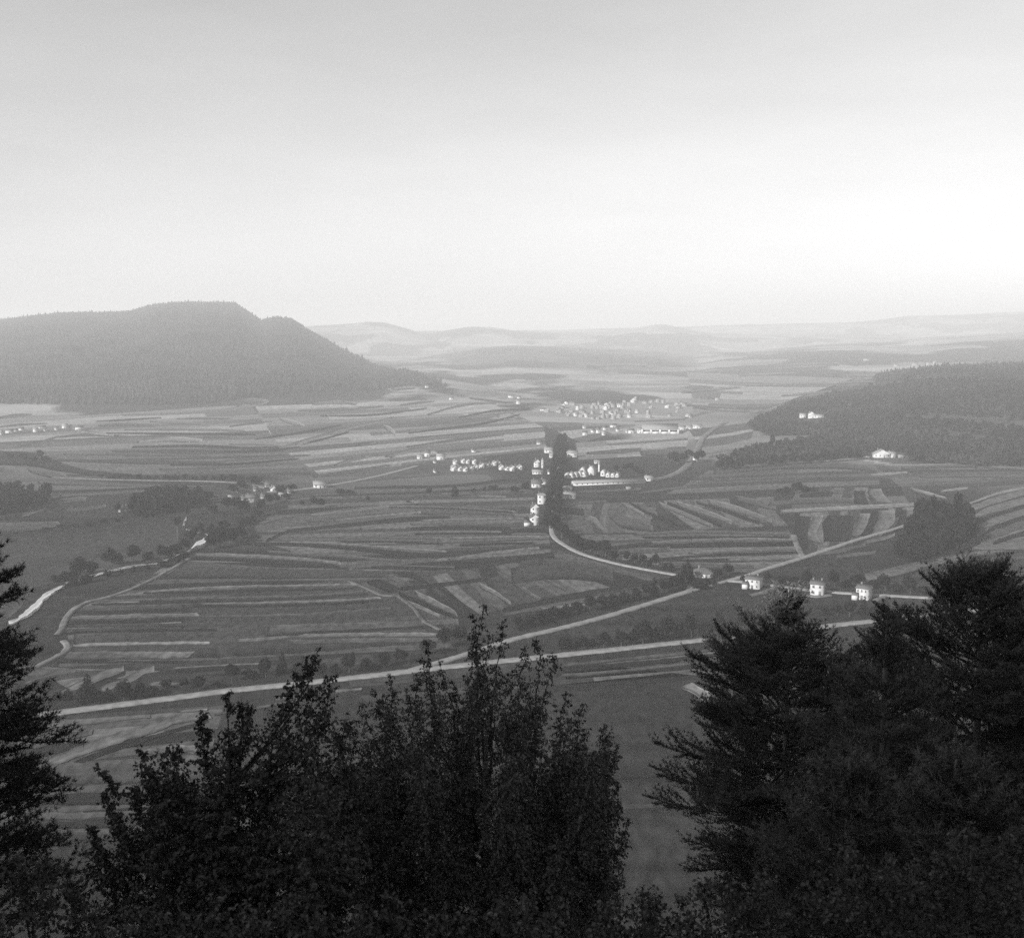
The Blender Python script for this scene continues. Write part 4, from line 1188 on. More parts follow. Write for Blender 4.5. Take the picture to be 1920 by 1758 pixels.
def slab(s, quad, th):
    q = np.array(quad, float)
    n = np.cross(q[1] - q[0], q[3] - q[0])
    n /= np.linalg.norm(n)
    if n[2] < 0:
        n = -n
    V = np.vstack([q + n * 0.03, q + n * (th + 0.03)])
    s.add(V, [(3, 2, 1, 0), (4, 5, 6, 7), (0, 1, 5, 4), (1, 2, 6, 5), (2, 3, 7, 6), (3, 0, 4, 7)])

def roof_mesh(w, d, h, rh, along, hip, ov):
    s = Soup()
    hw, hd = w / 2 + ov, d / 2 + ov
    if hip:
        z0 = h - 0.1
        k = min(hw, hd) * 0.85
        if along:
            V = [(-hw, -hd, z0), (hw, -hd, z0), (hw, hd, z0), (-hw, hd, z0), (-hw + k, 0, h + rh), (hw - k, 0, h + rh)]
            s.add(V, [(0, 1, 5, 4), (2, 3, 4, 5)])
            s.add(V, [(1, 2, 5), (3, 0, 4)])
        else:
            V = [(-hw, -hd, z0), (hw, -hd, z0), (hw, hd, z0), (-hw, hd, z0), (0, -hd + k, h + rh), (0, hd - k, h + rh)]
            s.add(V, [(1, 2, 5, 4), (3, 0, 4, 5)])
            s.add(V, [(0, 1, 4), (2, 3, 5)])
        s.add([(-hw, -hd, z0 - .02), (hw, -hd, z0 - .02), (hw, hd, z0 - .02), (-hw, hd, z0 - .02)], [(3, 2, 1, 0)])
        return s
    if along:
        e = ov * rh / (d / 2)
        slab(s, [(-hw, -hd, h - e), (hw, -hd, h - e), (hw, 0, h + rh), (-hw, 0, h + rh)], .18)
        slab(s, [(hw, hd, h - e), (-hw, hd, h - e), (-hw, 0, h + rh), (hw, 0, h + rh)], .18)
    else:
        e = ov * rh / (w / 2)
        slab(s, [(-hw, hd, h - e), (-hw, -hd, h - e), (0, -hd, h + rh), (0, hd, h + rh)], .18)
        slab(s, [(hw, -hd, h - e), (hw, hd, h - e), (0, hd, h + rh), (0, -hd, h + rh)], .18)
    return s

WIN_CACHE = {}
def window_part(parent, x, y, z, ww, wh, face, detail):
    """face: 'f' front (-y), 'r' right (+x), 'l' left (-x)"""
    ang = {'f': 0, 'r': math.pi / 2, 'l': -math.pi / 2}[face]
    key = (round(ww, 2), round(wh, 2), detail)
    if key not in WIN_CACHE:
        g = Soup()
        box(g, -ww / 2, ww / 2, -.03, .06, -wh / 2, wh / 2)
        fr = Soup()
        t = .12
        box(fr, -ww / 2 - t, -ww / 2, -.09, .05, -wh / 2 - t, wh / 2 + t)
        box(fr, ww / 2, ww / 2 + t, -.09, .05, -wh / 2 - t, wh / 2 + t)
        box(fr, -ww / 2, ww / 2, -.09, .05, wh / 2, wh / 2 + t)
        box(fr, -ww / 2, ww / 2, -.14, .05, -wh / 2 - t, -wh / 2)
        box(fr, -.03, .03, -.06, .0, -wh / 2, wh / 2)
        WIN_CACHE[key] = (g.mesh('pane', [M_GLASS]), fr.mesh('frame', [M_STONE]))
    g, fr = WIN_CACHE[key]
    o = link('window', g, parent)
    o.location = (x, y, z)
    o.rotation_euler = (0, 0, ang)
    if detail:
        link('frame', fr, o)

def house(u, v, wpx, hpx, rpx, label, yaw=0.0, along=True, depth=None, roof='tile', hip=False, wall=None, group=None, cols=2, floors=1, chimney=1, door=True, detail=False, name='house', cat='house', ov=.45, annex=None, sides=True):
    p = hit(u, v)
    f = p.y / FPX * 1.03
    W, Hh, Rh = wpx * f, hpx * f, rpx * f
    D = depth or max(5.0, min(11.0, W * .8))
    ca = math.cos(yaw)
    W = max(2.5, (W - abs(math.sin(yaw)) * D * .6) / max(ca, .5)) if W > 5 else W
    o = bpy.data.objects.new(name, None)
    COL.objects.link(o)
    o.location = (p.x, p.y + D / 2, float(T(p.x, p.y + D / 2)))
    o.rotation_euler = (0, 0, yaw - math.atan2(p.x, p.y) * 0.6)
    o['label'] = label
    o['category'] = cat
    if group:
        o['group'] = group
    wm = {None: M_WALL, 'grey': M_WALL2}[wall]
    wl_ = link('wall', gable_walls(W, D, Hh, 0 if hip else Rh, along).mesh('wall', [wm]), o)
    rm = M_ROOF if roof == 'tile' else M_ROOF2
    rf = link('roof', roof_mesh(W, D, Hh, Rh, along, hip, ov).mesh('roof', [rm]), o)
    r = random.Random(int(u * 7 + v))
    for k in range(chimney):
        s = Soup()
        cx = (-.28 + .56 * k + r.uniform(-.08, .08)) * W
        box(s, cx - .4, cx + .4, -.3, .3, Hh + Rh * .3, Hh + Rh + 1.0)
        box(s, cx - .48, cx + .48, -.38, .38, Hh + Rh + 1.0, Hh + Rh + 1.14)
        link('chimney', s.mesh('chimney', [M_SHUT]), rf)
    fh = Hh / floors
    ww, wh = min(.95, W / cols * .30), min(1.35, fh * .42)
    for fl in range(floors):
        for c in range(cols):
            x = (c + .5) / cols * W - W / 2
            if door and fl == 0 and c == cols // 2:
                continue
            window_part(wl_, x, -D / 2, fh * (fl + .56), ww, wh, 'f', detail)
        if sides and fh > 1.8:
            n = 2 if D > 6 else 1
            for c in range(n):
                y = (c + .5) / n * D - D / 2
                for sd in ('r', 'l'):
                    window_part(wl_, W / 2 if sd == 'r' else -W / 2, y, fh * (fl + .56), min(ww, 1.0), wh, sd, detail)
    if door:
        s = Soup()
        x = (cols // 2 + .5) / cols * W - W / 2
        box(s, x - .55, x + .55, -D / 2 - .05, -D / 2 + .06, -.2, min(2.2, fh * .8))
        link('door', s.mesh('door', [M_SHUT]), o)
    if annex:
        ax, aw, ad, ah = annex
        s = Soup()
        box(s, ax - aw / 2, ax + aw / 2, -D / 2 - ad, -D / 2 - .003, -.4, ah)
        an = link('annex', s.mesh('annex', [wm]), o)
        s = Soup()
        slab(s, [(ax - aw / 2 - .2, -D / 2 - ad - .25, ah - .05), (ax + aw / 2 + .2, -D / 2 - ad - .25, ah - .05), (ax + aw / 2 + .2, -D / 2 - .01, ah + .9), (ax - aw / 2 - .2, -D / 2 - .01, ah + .9)], .12)
        link('annex_roof', s.mesh('annex_roof', [rm]), an)
    return o

# three tall white houses at the right and the low farmhouse
house(1417, 1104, 31, 18, 4, 'white house with two cross gables, nearest the road junction', yaw=-.3, cols=3, floors=2, chimney=2, detail=True, depth=8.5, annex=(-3.2, 2.6, 2.2, 2.5))
house(1537, 1117, 27, 22, 4.5, 'tall white house in the middle of the row of three by the road', yaw=-.22, cols=2, floors=2, chimney=2, detail=True, depth=8.0)
house(1625, 1125, 27, 22, 4.5, 'tall white house with a dark conifer against its front', yaw=-.4, cols=3, floors=2, chimney=1, detail=True, depth=8.0, annex=(-2.8, 2.4, 2.4, 2.4))
house(1321, 1083, 33, 8, 8, 'low farmhouse under a big grey hipped roof behind the junction trees', yaw=.05, cols=4, floors=1, chimney=1, detail=True, hip=True, depth=9.5, roof='tile')
for k, (u, v, w) in enumerate([(1388, 1116, 8)]):
    pass
# white houses beside the avenue, from near to far
AV = 'white houses beside the avenue'
house(1002, 985, 17, 15, 6, 'white gabled house nearest the road bend, left of the avenue', along=False, cols=2, floors=2, yaw=.12, group=AV, detail=True, annex=(-5.2, 4.0, 2.0, 2.4))
house(1003, 966, 16, 15, 7, 'white gabled house directly behind the nearest one left of the avenue', along=False, cols=2, floors=2, yaw=.1, group=AV)
house(1016, 945, 16, 17, 3, 'square white block of a house close to the avenue trees', cols=2, floors=2, hip=True, yaw=.05, group=AV, roof='pale')
house(1006, 914, 19, 8, 6, 'wide white house with trees on both sides, left of the avenue', cols=3, yaw=.1, group=AV)
house(1020, 908, 11, 6, 4, 'small white house tucked against the avenue trees', cols=2, yaw=.1, group=AV)
house(1008, 889, 19, 5, 3, 'long low white shed left of the avenue', cols=4, yaw=.0, group=AV, chimney=0, roof='pale', name='shed', cat='shed')
house(1031, 889, 8, 5, 3, 'tiny white hut at the foot of the avenue trees', cols=1, yaw=.0, group=AV, chimney=0, name='shed', cat='shed')
house(1007, 876, 12, 10, 5, 'white house with a white tower beside it', cols=2, floors=2, along=False, yaw=.1, group=AV)
house(1030, 849, 19, 6, 4, 'wide white house near the far end of the avenue', cols=3, yaw=.1, group=AV, roof='pale')
house(1035, 858, 10, 5, 3, 'small white house below the wide one at the avenue end', cols=2, yaw=.1, group=AV, roof='pale')
house(1011, 833, 9, 4, 3, 'small white house alone in the fields beyond the avenue', cols=2, group=AV)
house(1061, 828, 7, 6, 3, 'small tall white house at the far end of the avenue', cols=1, along=False, group=AV)
house(1073, 857, 19, 8, 4, 'white house right of the far avenue trees', cols=3, yaw=-.1, group=AV, roof='pale')
house(1066, 935, 27, 7, 5, 'long white house right of the avenue with a low wing', cols=5, yaw=-.05, group=AV, depth=8, roof='pale')
house(1062, 922, 20, 6, 4, 'pale house behind the long one right of the avenue', cols=4, yaw=-.05, group=AV, roof='pale')
house(1120, 869, 11, 4, 2, 'flat white building with a tall white stack in front', cols=3, group=AV, roof='pale', chimney=0)

def tower(u, v, wpx, hpx, label, name, cat, spire):
    p = hit(u, v)
    f = p.y / FPX * 1.03
    w, h = wpx * f / 2, hpx * f
    o = bpy.data.objects.new(name, None)
    COL.objects.link(o)
    o.location = p
    o['label'] = label
    o['category'] = cat
    s = Soup()
    s.add([(-w, -w, -.5), (w, -w, -.5), (w, w, -.5), (-w, w, -.5), (-w * .85, -w * .85, h), (w * .85, -w * .85, h), (w * .85, w * .85, h), (-w * .85, w * .85, h)],
          [(0, 1, 5, 4), (1, 2, 6, 5), (2, 3, 7, 6), (3, 0, 4, 7), (4, 5, 6, 7)])
    link('shaft', s.mesh('shaft', [M_WALL]), o)
    s = Soup()
    if spire:
        s.add([(-w * 1.1, -w * 1.1, h + .01), (w * 1.1, -w * 1.1, h + .01), (w * 1.1, w * 1.1, h + .01), (-w * 1.1, w * 1.1, h + .01), (0, 0, h + spire)], [(0, 1, 4), (1, 2, 4), (2, 3, 4), (3, 0, 4)])
        link('spire', s.mesh('spire', [M_ROOF2]), o)
        for z in (.45, .8):
            window_part(o, 0, -w * (1 - .15 * z), h * z, w * .7, w * 1.2, 'f', False)
    else:
        box(s, -w * .95, w * .95, -w * .95, w * .95, h + .003, h + .5)
        link('cap', s.mesh('cap', [M_STONE]), o)
tower(1017, 877, 4, 14, 'slim white tower beside the avenue house', 'tower', 'tower', 3.0)
tower(1123, 884, 3.2, 13, 'slim white stack in front of the flat white building', 'chimney_stack', 'chimney', 0)

# workers' terraces either side of the avenue
def terrace(items, where, group, yaw, along=False, roof='tile', jitter=.1, wall=None):
    items = sorted(items, key=lambda t: t[0])
    for i, (u, v, w, h, rr) in enumerate(items):
        r = random.Random(i * 11 + int(u))
        house(u, v, w, h, rr, 'small %s gabled house, %s from the left %s' % (wall or 'white', nth(i), where), yaw=yaw + r.uniform(-jitter, jitter), along=along if isinstance(along, bool) else (i % 2 == 0), cols=1, chimney=1 if i % 2 else 0, roof=roof if i % 4 else 'pale', group=group, wall=wall, door=w > 8, ov=.3, depth=6.5, sides=w > 7)
terrace([(853, 871, 7, 6, 3), (868, 869, 7, 7, 3), (876, 869, 7, 6, 3), (889, 870, 7, 7, 3)], 'in the back row of the left terraces', 'left terraces, back row', .25)
terrace([(850, 883, 9, 7, 4), (861, 883, 8, 6, 4), (872, 884, 8, 6, 4), (882, 883, 8, 6, 4), (892, 881, 8, 6, 4), (903, 878, 9, 7, 4), (912, 877, 7, 6, 3), (919, 876, 7, 5, 3), (927, 873, 8, 6, 3), (934, 872, 6, 5, 3)], 'in the front row of the left terraces', 'left terraces, front row', .25)
terrace([(940, 881, 9, 6, 4), (950, 882, 7, 5, 3), (960, 883, 9, 7, 4), (968, 881, 7, 6, 3), (975, 881, 8, 6, 4)], 'in the short terrace nearest the avenue', 'short terrace left of the avenue', .2)
terrace([(787, 860, 12, 4, 3), (801, 856, 11, 7, 4), (815, 868, 6, 3, 2), (826, 862, 16, 7, 4), (815, 886, 5, 3, 2), (888, 848, 8, 4, 2)], 'where the straight track ends', 'loose group at the end of the track', .15, along=True)
terrace([(1065, 896, 8, 6, 4), (1073, 896, 8, 6, 4), (1081, 895, 8, 6, 4), (1089, 894, 8, 6, 5), (1097, 894, 8, 6, 4)], 'in the slanting row right of the avenue', 'slanting row right of the avenue', -.5, roof='pale')
terrace([(1094, 889, 12, 8, 5), (1110, 891, 14, 11, 6), (1133, 893, 8, 8, 4), (1142, 895, 7, 6, 3), (1151, 895, 7, 5, 3), (1159, 895, 6, 5, 3)], 'among the tall gables behind the shed', 'taller gables behind the long shed', -.4, roof='pale')
house(1142, 908, 136, 4.5, 3.5, 'very long low white shed right of the avenue', yaw=.33, cols=14, floors=1, chimney=0, roof='pale', depth=9, name='shed', cat='shed', door=False)
house(1217, 902, 15, 6, 4, 'small white house at the right end of the long shed', cols=2, yaw=.2, roof='pale')
house(1179, 918, 8, 3, 2, 'small hut in front of the long shed', cols=1, chimney=0, name='shed', cat='shed', roof='pale', wall='grey')

# factory
def factory():
    p = hit(1240, 813)
    f = p.y / FPX * 1.02
    W, D = 66 * f, 26.0
    h = 8 * f
    o = bpy.data.objects.new('factory', None)
    COL.objects.link(o)
    o.location = (p.x, p.y + D / 2, 0)
    o.rotation_euler = (0, 0, -.1)
    o['label'] = 'long white factory with four dark bays and a bright roof'
    o['category'] = 'factory'
    s = Soup()
    box(s, -W / 2, W / 2, -D / 2 + 5, D / 2, -.5, h)
    link('wall', s.mesh('wall', [M_WALL]), o)
    s = Soup()
    slab(s, [(-W / 2 - .5, -D / 2 + 4.4, h + .05), (W / 2 + .5, -D / 2 + 4.4, h + .05), (W / 2 + .5, D / 2, h + 5.5), (-W / 2 - .5, D / 2, h + 5.5)], .2)
    link('roof', s.mesh('roof', [M_ROOF2]), o)
    for i in range(5):
        x = -W / 2 + i * W / 4
        s = Soup()
        box(s, x - 1.0, x + 1.0, -D / 2, -D / 2 + 5.0 - .003, -.5, h * .96)
        link('pier', s.mesh('pier', [M_WALL]), o)
        if i < 4:
            s = Soup()
            box(s, x + 1.003, x + W / 4 - 1.003, -D / 2 + .4, -D / 2 + 4.9, -.5, h * .42)
            link('bay_wall', s.mesh('bay_wall', [M_WALL]), o)
            s = Soup()
            box(s, x + 1.4, x + W / 4 - 1.4, -D / 2 + 4.85, -D / 2 + 5.05, h * .48, h * .82)
            link('window', s.mesh('window', [M_GLASS]), o)
factory()
house(1201, 812, 11, 6, 3, 'low white wing at the left end of the factory', cols=3, chimney=0, roof='pale', depth=12, name='factory_wing', cat='building')
house(1279, 808, 14, 7, 2, 'flat white annex touching the right end of the factory', cols=3, chimney=1, roof='pale', depth=12, name='factory_wing', cat='building')
house(1293, 806, 12, 5, 3, 'small white annex in the middle of the row right of the factory', cols=2, chimney=1, roof='pale', depth=10, name='factory_wing', cat='building')
house(1308, 803, 17, 5, 2, 'white annex furthest along the row right of the factory', cols=3, chimney=0, roof='pale', depth=10, name='factory_wing', cat='building')

# middle distance
terrace([(1097, 816, 9, 5, 3), (1096, 803, 7, 3, 2), (1112, 811, 7, 4, 3), (1122, 812, 8, 6, 4), (1132, 816, 6, 5, 3), (1134, 806, 7, 4, 2), (1150, 801, 12, 4, 2), (1158, 809, 5, 4, 2), (1176, 811, 5, 3, 2), (1184, 812, 11, 5, 3)], 'in the cluster left of the factory', 'cluster left of the factory', .1, along=True)
def town():
    r = random.Random(5)
    items = [(1115, 764, 9, 6, 2), (1128, 766, 9, 6, 2), (1138, 764, 10, 6, 2), (1150, 764, 10, 6, 2), (1162, 764, 9, 5, 2), (1187, 755, 9, 5, 4), (1192, 751, 5, 6, 2), (1210, 757, 9, 4, 2), (1222, 755, 7, 4, 2), (1234, 754, 8, 4, 2), (1244, 756, 6, 4, 2), (1272, 766, 8, 4, 2), (1284, 762, 8, 5, 2),
             (1018, 770, 10, 3, 2), (1026, 773, 10, 5, 2), (1050, 773, 14, 4, 2), (1080, 780, 9, 4, 2), (1090, 782, 10, 4, 2), (1099, 782, 8, 5, 2), (1112, 786, 8, 4, 2), (1121, 786, 9, 4, 2), (1131, 785, 9, 5, 2), (1142, 783, 8, 4, 2), (1150, 786, 8, 5, 2), (1162, 783, 10, 5, 2)]
    for i in range(62):
        u = r.uniform(1045, 1182) if i < 48 else r.uniform(1180, 1300)
        v = 758 + r.random() * 26
        items.append((u, v, r.uniform(5, 9), r.uniform(3, 6), r.uniform(1.5, 3)))
    items.sort(key=lambda t: t[0])
    for i, (u, v, w, h, rr) in enumerate(items):
        house(u, v, w, h, rr, 'tiny pale building, %s from the left in the hazy distant town' % nth(i), yaw=r.uniform(-.5, .5), along=r.random() < .6, cols=2, chimney=0, roof='pale' if r.random() < .45 else 'tile', group='buildings of the distant town', wall='grey' if r.random() < .62 else None, door=False, sides=False, ov=.3)
town()
terrace([(958, 746, 11, 4, 2), (973, 747, 7, 3, 2), (972, 757, 8, 4, 2), (846, 750, 8, 4, 2), (787, 720, 8, 4, 2), (800, 727, 7, 3, 2)], 'on the low spur before the town', 'houses on the low spur', .1, along=True)
terrace([(0, 815, 6, 5, 3), (16, 812, 14, 5, 2), (27, 809, 7, 3, 2), (38, 807, 8, 4, 2), (65, 810, 8, 6, 2), (75, 803, 16, 3, 2), (83, 808, 4, 3, 2), (104, 806, 6, 4, 2), (120, 803, 9, 5, 3), (130, 802, 5, 4, 2), (147, 806, 14, 5, 3)], 'in the far village below the mountain', 'far village below the mountain', .05, along=True)
house(470, 942, 23, 9, 5, 'farmhouse with dark windows in the front of the hamlet', yaw=.2, cols=4, wall='grey', chimney=2)
house(511, 922, 10, 7, 4, 'small bright house in the middle of the hamlet', yaw=.1, cols=1, along=False, roof='pale')
house(501, 914, 12, 5, 4, 'grey house behind the small bright one in the hamlet', yaw=.2, cols=2, wall='grey')
house(478, 921, 8, 5, 3, 'small grey house left of the hamlet lane', yaw=.2, cols=1, wall='grey')
house(449, 924, 12, 5, 4, 'dark-roofed cottage at the left end of the hamlet', yaw=.3, cols=2, wall='grey')
terrace([(455, 938, 9, 4, 3), (492, 935, 10, 5, 3), (526, 931, 9, 4, 3), (541, 925, 8, 4, 3), (430, 936, 8, 4, 3), (466, 914, 8, 4, 3)], 'among the trees of the farm hamlet', 'small houses of the farm hamlet', .1, along=True, wall='grey')
house(598, 915, 25, 7, 5, 'white house standing alone on the straight track', yaw=.15, cols=3, roof='pale')
house(226, 960, 10, 7, 4, 'left one of the two small gabled cottages by the long copse', along=False, cols=1, wall='grey')
house(237, 960, 9, 7, 4, 'right one of the two small gabled cottages by the long copse', along=False, cols=1, wall='grey')
house(262, 952, 14, 4, 4, 'low barn half hidden in the long copse', cols=2, wall='grey', name='barn', cat='barn', chimney=0)
house(1655, 858, 30, 7, 8, 'large white villa with a broad front gable under the hillside wood', along=False, cols=4, yaw=.1, depth=11, chimney=1, roof='pale')
house(1673, 858, 14, 8, 3, 'white wing at the right side of the large villa', cols=2, yaw=.1, roof='pale', depth=9, name='villa_wing')
house(1624, 860, 13, 3, 2, 'low outbuilding left of the large villa', cols=2, chimney=0, wall='grey', name='shed', cat='shed', roof='pale')
house(1690, 858, 9, 3, 2, 'small outbuilding right of the large villa', cols=1, chimney=0, wall='grey', name='shed', cat='shed', roof='pale')
house(1506, 783, 11, 6, 2, 'left white building in the clearing of the hillside wood', cols=2, chimney=0, roof='pale')
house(1522, 784, 11, 8, 4, 'tall white house in the clearing of the hillside wood', cols=2, along=False, roof='pale')
house(1536, 783, 18, 4, 2, 'long low white wing right of the tall house in the clearing', cols=3, chimney=0, roof='pale', depth=7)
house(1304, 864, 8, 6, 3, 'small white house among trees by the curving line', cols=1, roof='pale', along=False)
terrace([(1625, 676, 11, 3, 1.5), (1716, 686, 10, 4, 2), (1753, 682, 6, 4, 2), (1740, 684, 5, 3, 1.5), (1681, 687, 8, 3, 1.5), (1345, 752, 7, 4, 2)], 'scattered over the far right slopes', 'houses scattered on the far slopes', 0, along=True, wall='grey')

# two timber posts with cross-arms on the far edge of the meadow
for u, v, lab in ((1296, 921, 'left one of two dark timber poles beyond the strip fields'), (1309, 921, 'right one of two dark timber poles beyond the strip fields')):
    p = hit(u, v)
    o = bpy.data.objects.new('utility_pole', None)
    COL.objects.link(o)
    o.location = p
    o['label'], o['category'], o['group'] = lab, 'pole', 'timber poles beyond the strip fields'
    s = Soup()
    s.add(*tube([(0, 0, -.5), (0, 0, 4), (.05, 0, 9.2)], [.5, .42, .32], 8))
    link('post', s.mesh('post', [M_BARK]), o)
    s = Soup()
    box(s, -1.3, 1.3, -.45, -.2, 7.6, 8.1)
    link('cross_arm', s.mesh('cross_arm', [M_BARK]), o)
    s = Soup()
    s.add(*tube([(-.9, -.3, 8.1), (-.9, -.3, 8.5)], [.12, .1], 6))
    s.add(*tube([(.9, -.3, 8.1), (.9, -.3, 8.5)], [.12, .1], 6))
    link('insulator', s.mesh('insulator', [M_STONE]), o)

# ------------------------------------------------------------------ foreground trees on the slope below the viewpoint
M_BIRCH = grey('birch_leaves', 0.10, 0.17, 5.0, 4, rough=0.75, spec=0.12, island=True)
M_OAK = grey('beech_leaves', 0.07, 0.12, 5.0, 4, rough=0.75, spec=0.12, island=True)
M_PINE = grey('pine_needles', 0.085, 0.14, 2.2, 4, rough=0.6, spec=0.25)
M_PINE2 = grey('spruce_needles', 0.05, 0.08, 2.2, 4, rough=0.6, spec=0.2)
M_TWIG = grey('twig_bark', 0.05, 0.10, 8.0, 5, rough=0.8, stretch=(1, 1, .2))
M_PBARK = grey('flaky_pine_bark', 0.14, 0.26, 9.0, 6, rough=0.9, stretch=(1, 1, .25), bump=0.6)
M_BBARK = grey('birch_bark', 0.2, 0.4, 7.0, 6, rough=0.7, stretch=(.4, .4, 2.5), bump=0.3)

def unit(a):
    return a / (np.linalg.norm(a, axis=-1, keepdims=True) + 1e-9)

def leaves_mesh(P, D, N, L, W):
    """pointed leaves: folded along the midrib, six corners"""
    n = len(P)
    S = np.cross(D, N)
    L, W = L[:, None], W[:, None]
    V = np.stack([P, P + D * L * .45 + S * W * .5 + N * L * .07, P + D * L, P + D * L * .45 - S * W * .5 + N * L * .07, P + D * L * .5], 1).reshape(-1, 3)
    b = np.arange(n)[:, None] * 5
    F = np.concatenate([b + np.array([[0, 1, 2, 4]]), b + np.array([[0, 4, 2, 3]])])
    return V, F

def leafy_tree(name, label, cat, Y, foot_u, spires, leaf, hang, up, mat, bark, seed, spacing=.05, twig_gap=.055, group=None, dense=1.0):
    r = np.random.default_rng(seed)
    if name == 'beech_tree':
        spires = [(u + r.uniform(-8, 8), v + r.uniform(-6, 10), dy, ln * .85, rm * (1.35 if ln > .9 else 1.1)) for u, v, dy, ln, rm in spires]
    fx = float(ray(foot_u, 1500)[0]) * Y
    foot = np.array([fx, Y, float(T(fx, Y)) - .15])
    o = bpy.data.objects.new(name, None)
    COL.objects.link(o)
    o.location = foot
    o['label'], o['category'] = label, cat
    if group:
        o['group'] = group
    spires = spires + [(u + r.uniform(-26, 26), v + r.uniform(5, 40), dy + r.choice([-.7, .7]), ln, rm * 1.1) for u, v, dy, ln, rm in spires if v > 1370 and ln > 1.3]
    tops = [np.array(pt(u, v, Y + dy)) - foot for u, v, dy, ln, rm in spires]
    hi = max(t[2] for t in tops)
    mid = np.array([np.mean([t[0] for t in tops]) * .5, 0, hi * .45])
    s = Soup()
    tr = .012 + .011 * hi
    s.add(*tube([(0, 0, 0), mid * .5 + (.05, .03, 0), mid, np.array([mid[0] * 1.3, 0, hi * .72])], [tr * 1.2, tr, tr * .7, tr * .35], 9))
    link('trunk', s.mesh('trunk', [bark]), o)
    for (u, v, dy, ln, rm), top in zip(spires, tops):
        base = top * np.array([.82, .8, 1]) + np.array([0, 0, -ln])
        root = np.array([mid[0], 0, max(.4, min(hi * .7, base[2] - ln * .5))])
        na = 14
        t = np.linspace(0, 1, na)[:, None]
        ax = top * (1 - t) + base * t + np.concatenate([np.cumsum(r.normal(0, .018, (na, 2)), 0), np.zeros((na, 1))], 1) * ln
        wood = Soup()
        wood.add(*tube(np.vstack([ax, [root * .5 + base * .5 + (0, 0, -.1)], [root]]), np.concatenate([np.linspace(.003, .006 + .006 * ln, na), [.012 + .006 * ln, .018 + .007 * ln]]), 5))
        LP, LD, LN = [], [], []
        nt = int(ln / twig_gap * 3 * dense * (1.3 if v > 1370 else .62 if v < 1245 else .85))
        for q in range(nt):
            tt = r.random() ** .85
            k = tt * (na - 1)
            i = min(int(k), na - 2)
            a0 = ax[i] * (1 - (k - i)) + ax[i + 1] * (k - i)
            rad = rm * (.16 + .84 * tt ** .75) * r.uniform(.45, 1.12)
            th = r.uniform(0, 2 * math.pi)
            d = np.array([math.cos(th), math.sin(th), 0])
            upq = up * (1.3 - tt) + r.normal(0, .15)
            m = max(4, int(rad / spacing))
            ss = np.linspace(0.0, 1, m + 1)[:, None]
            path = a0 + d * ss * rad + np.array([0, 0, 1.0]) * (upq * ss - hang * (.4 + tt) * ss ** 2) * rad
            if q % 2 == 0:
                wood.add(*tube(path[::max(1, m // 4)], np.linspace(.0045, .0018, len(path[::max(1, m // 4)])), 3))
            cnt = m * 2
            pick = np.clip(r.random(cnt) ** .8, .08, 1) * m
            pi = np.minimum(pick.astype(int), m - 1)
            fr = (pick - pi)[:, None]
            P = path[pi] * (1 - fr) + path[pi + 1] * fr + r.normal(0, .012, (cnt, 3))
            D = unit(np.array([0, 0, -.55 - hang * .5]) + r.normal(0, .6, (cnt, 3)) + d * .35)
            N = unit(np.cross(D, r.normal(size=(cnt, 3))))
            LP.append(P); LD.append(D); LN.append(N)
        P, D, N = np.vstack(LP), np.vstack(LD), np.vstack(LN)
        n = len(P)
        V, F = leaves_mesh(P, D, N, leaf[0] * r.uniform(.65, 1.25, n), leaf[1] * r.uniform(.65, 1.25, n))
        b = link('branch', wood.mesh('branch', [M_TWIG]), o)
        link('leaves', mesh_from('leaves', V, [(F, 0)], [mat]), b, kind='stuff')
    return o

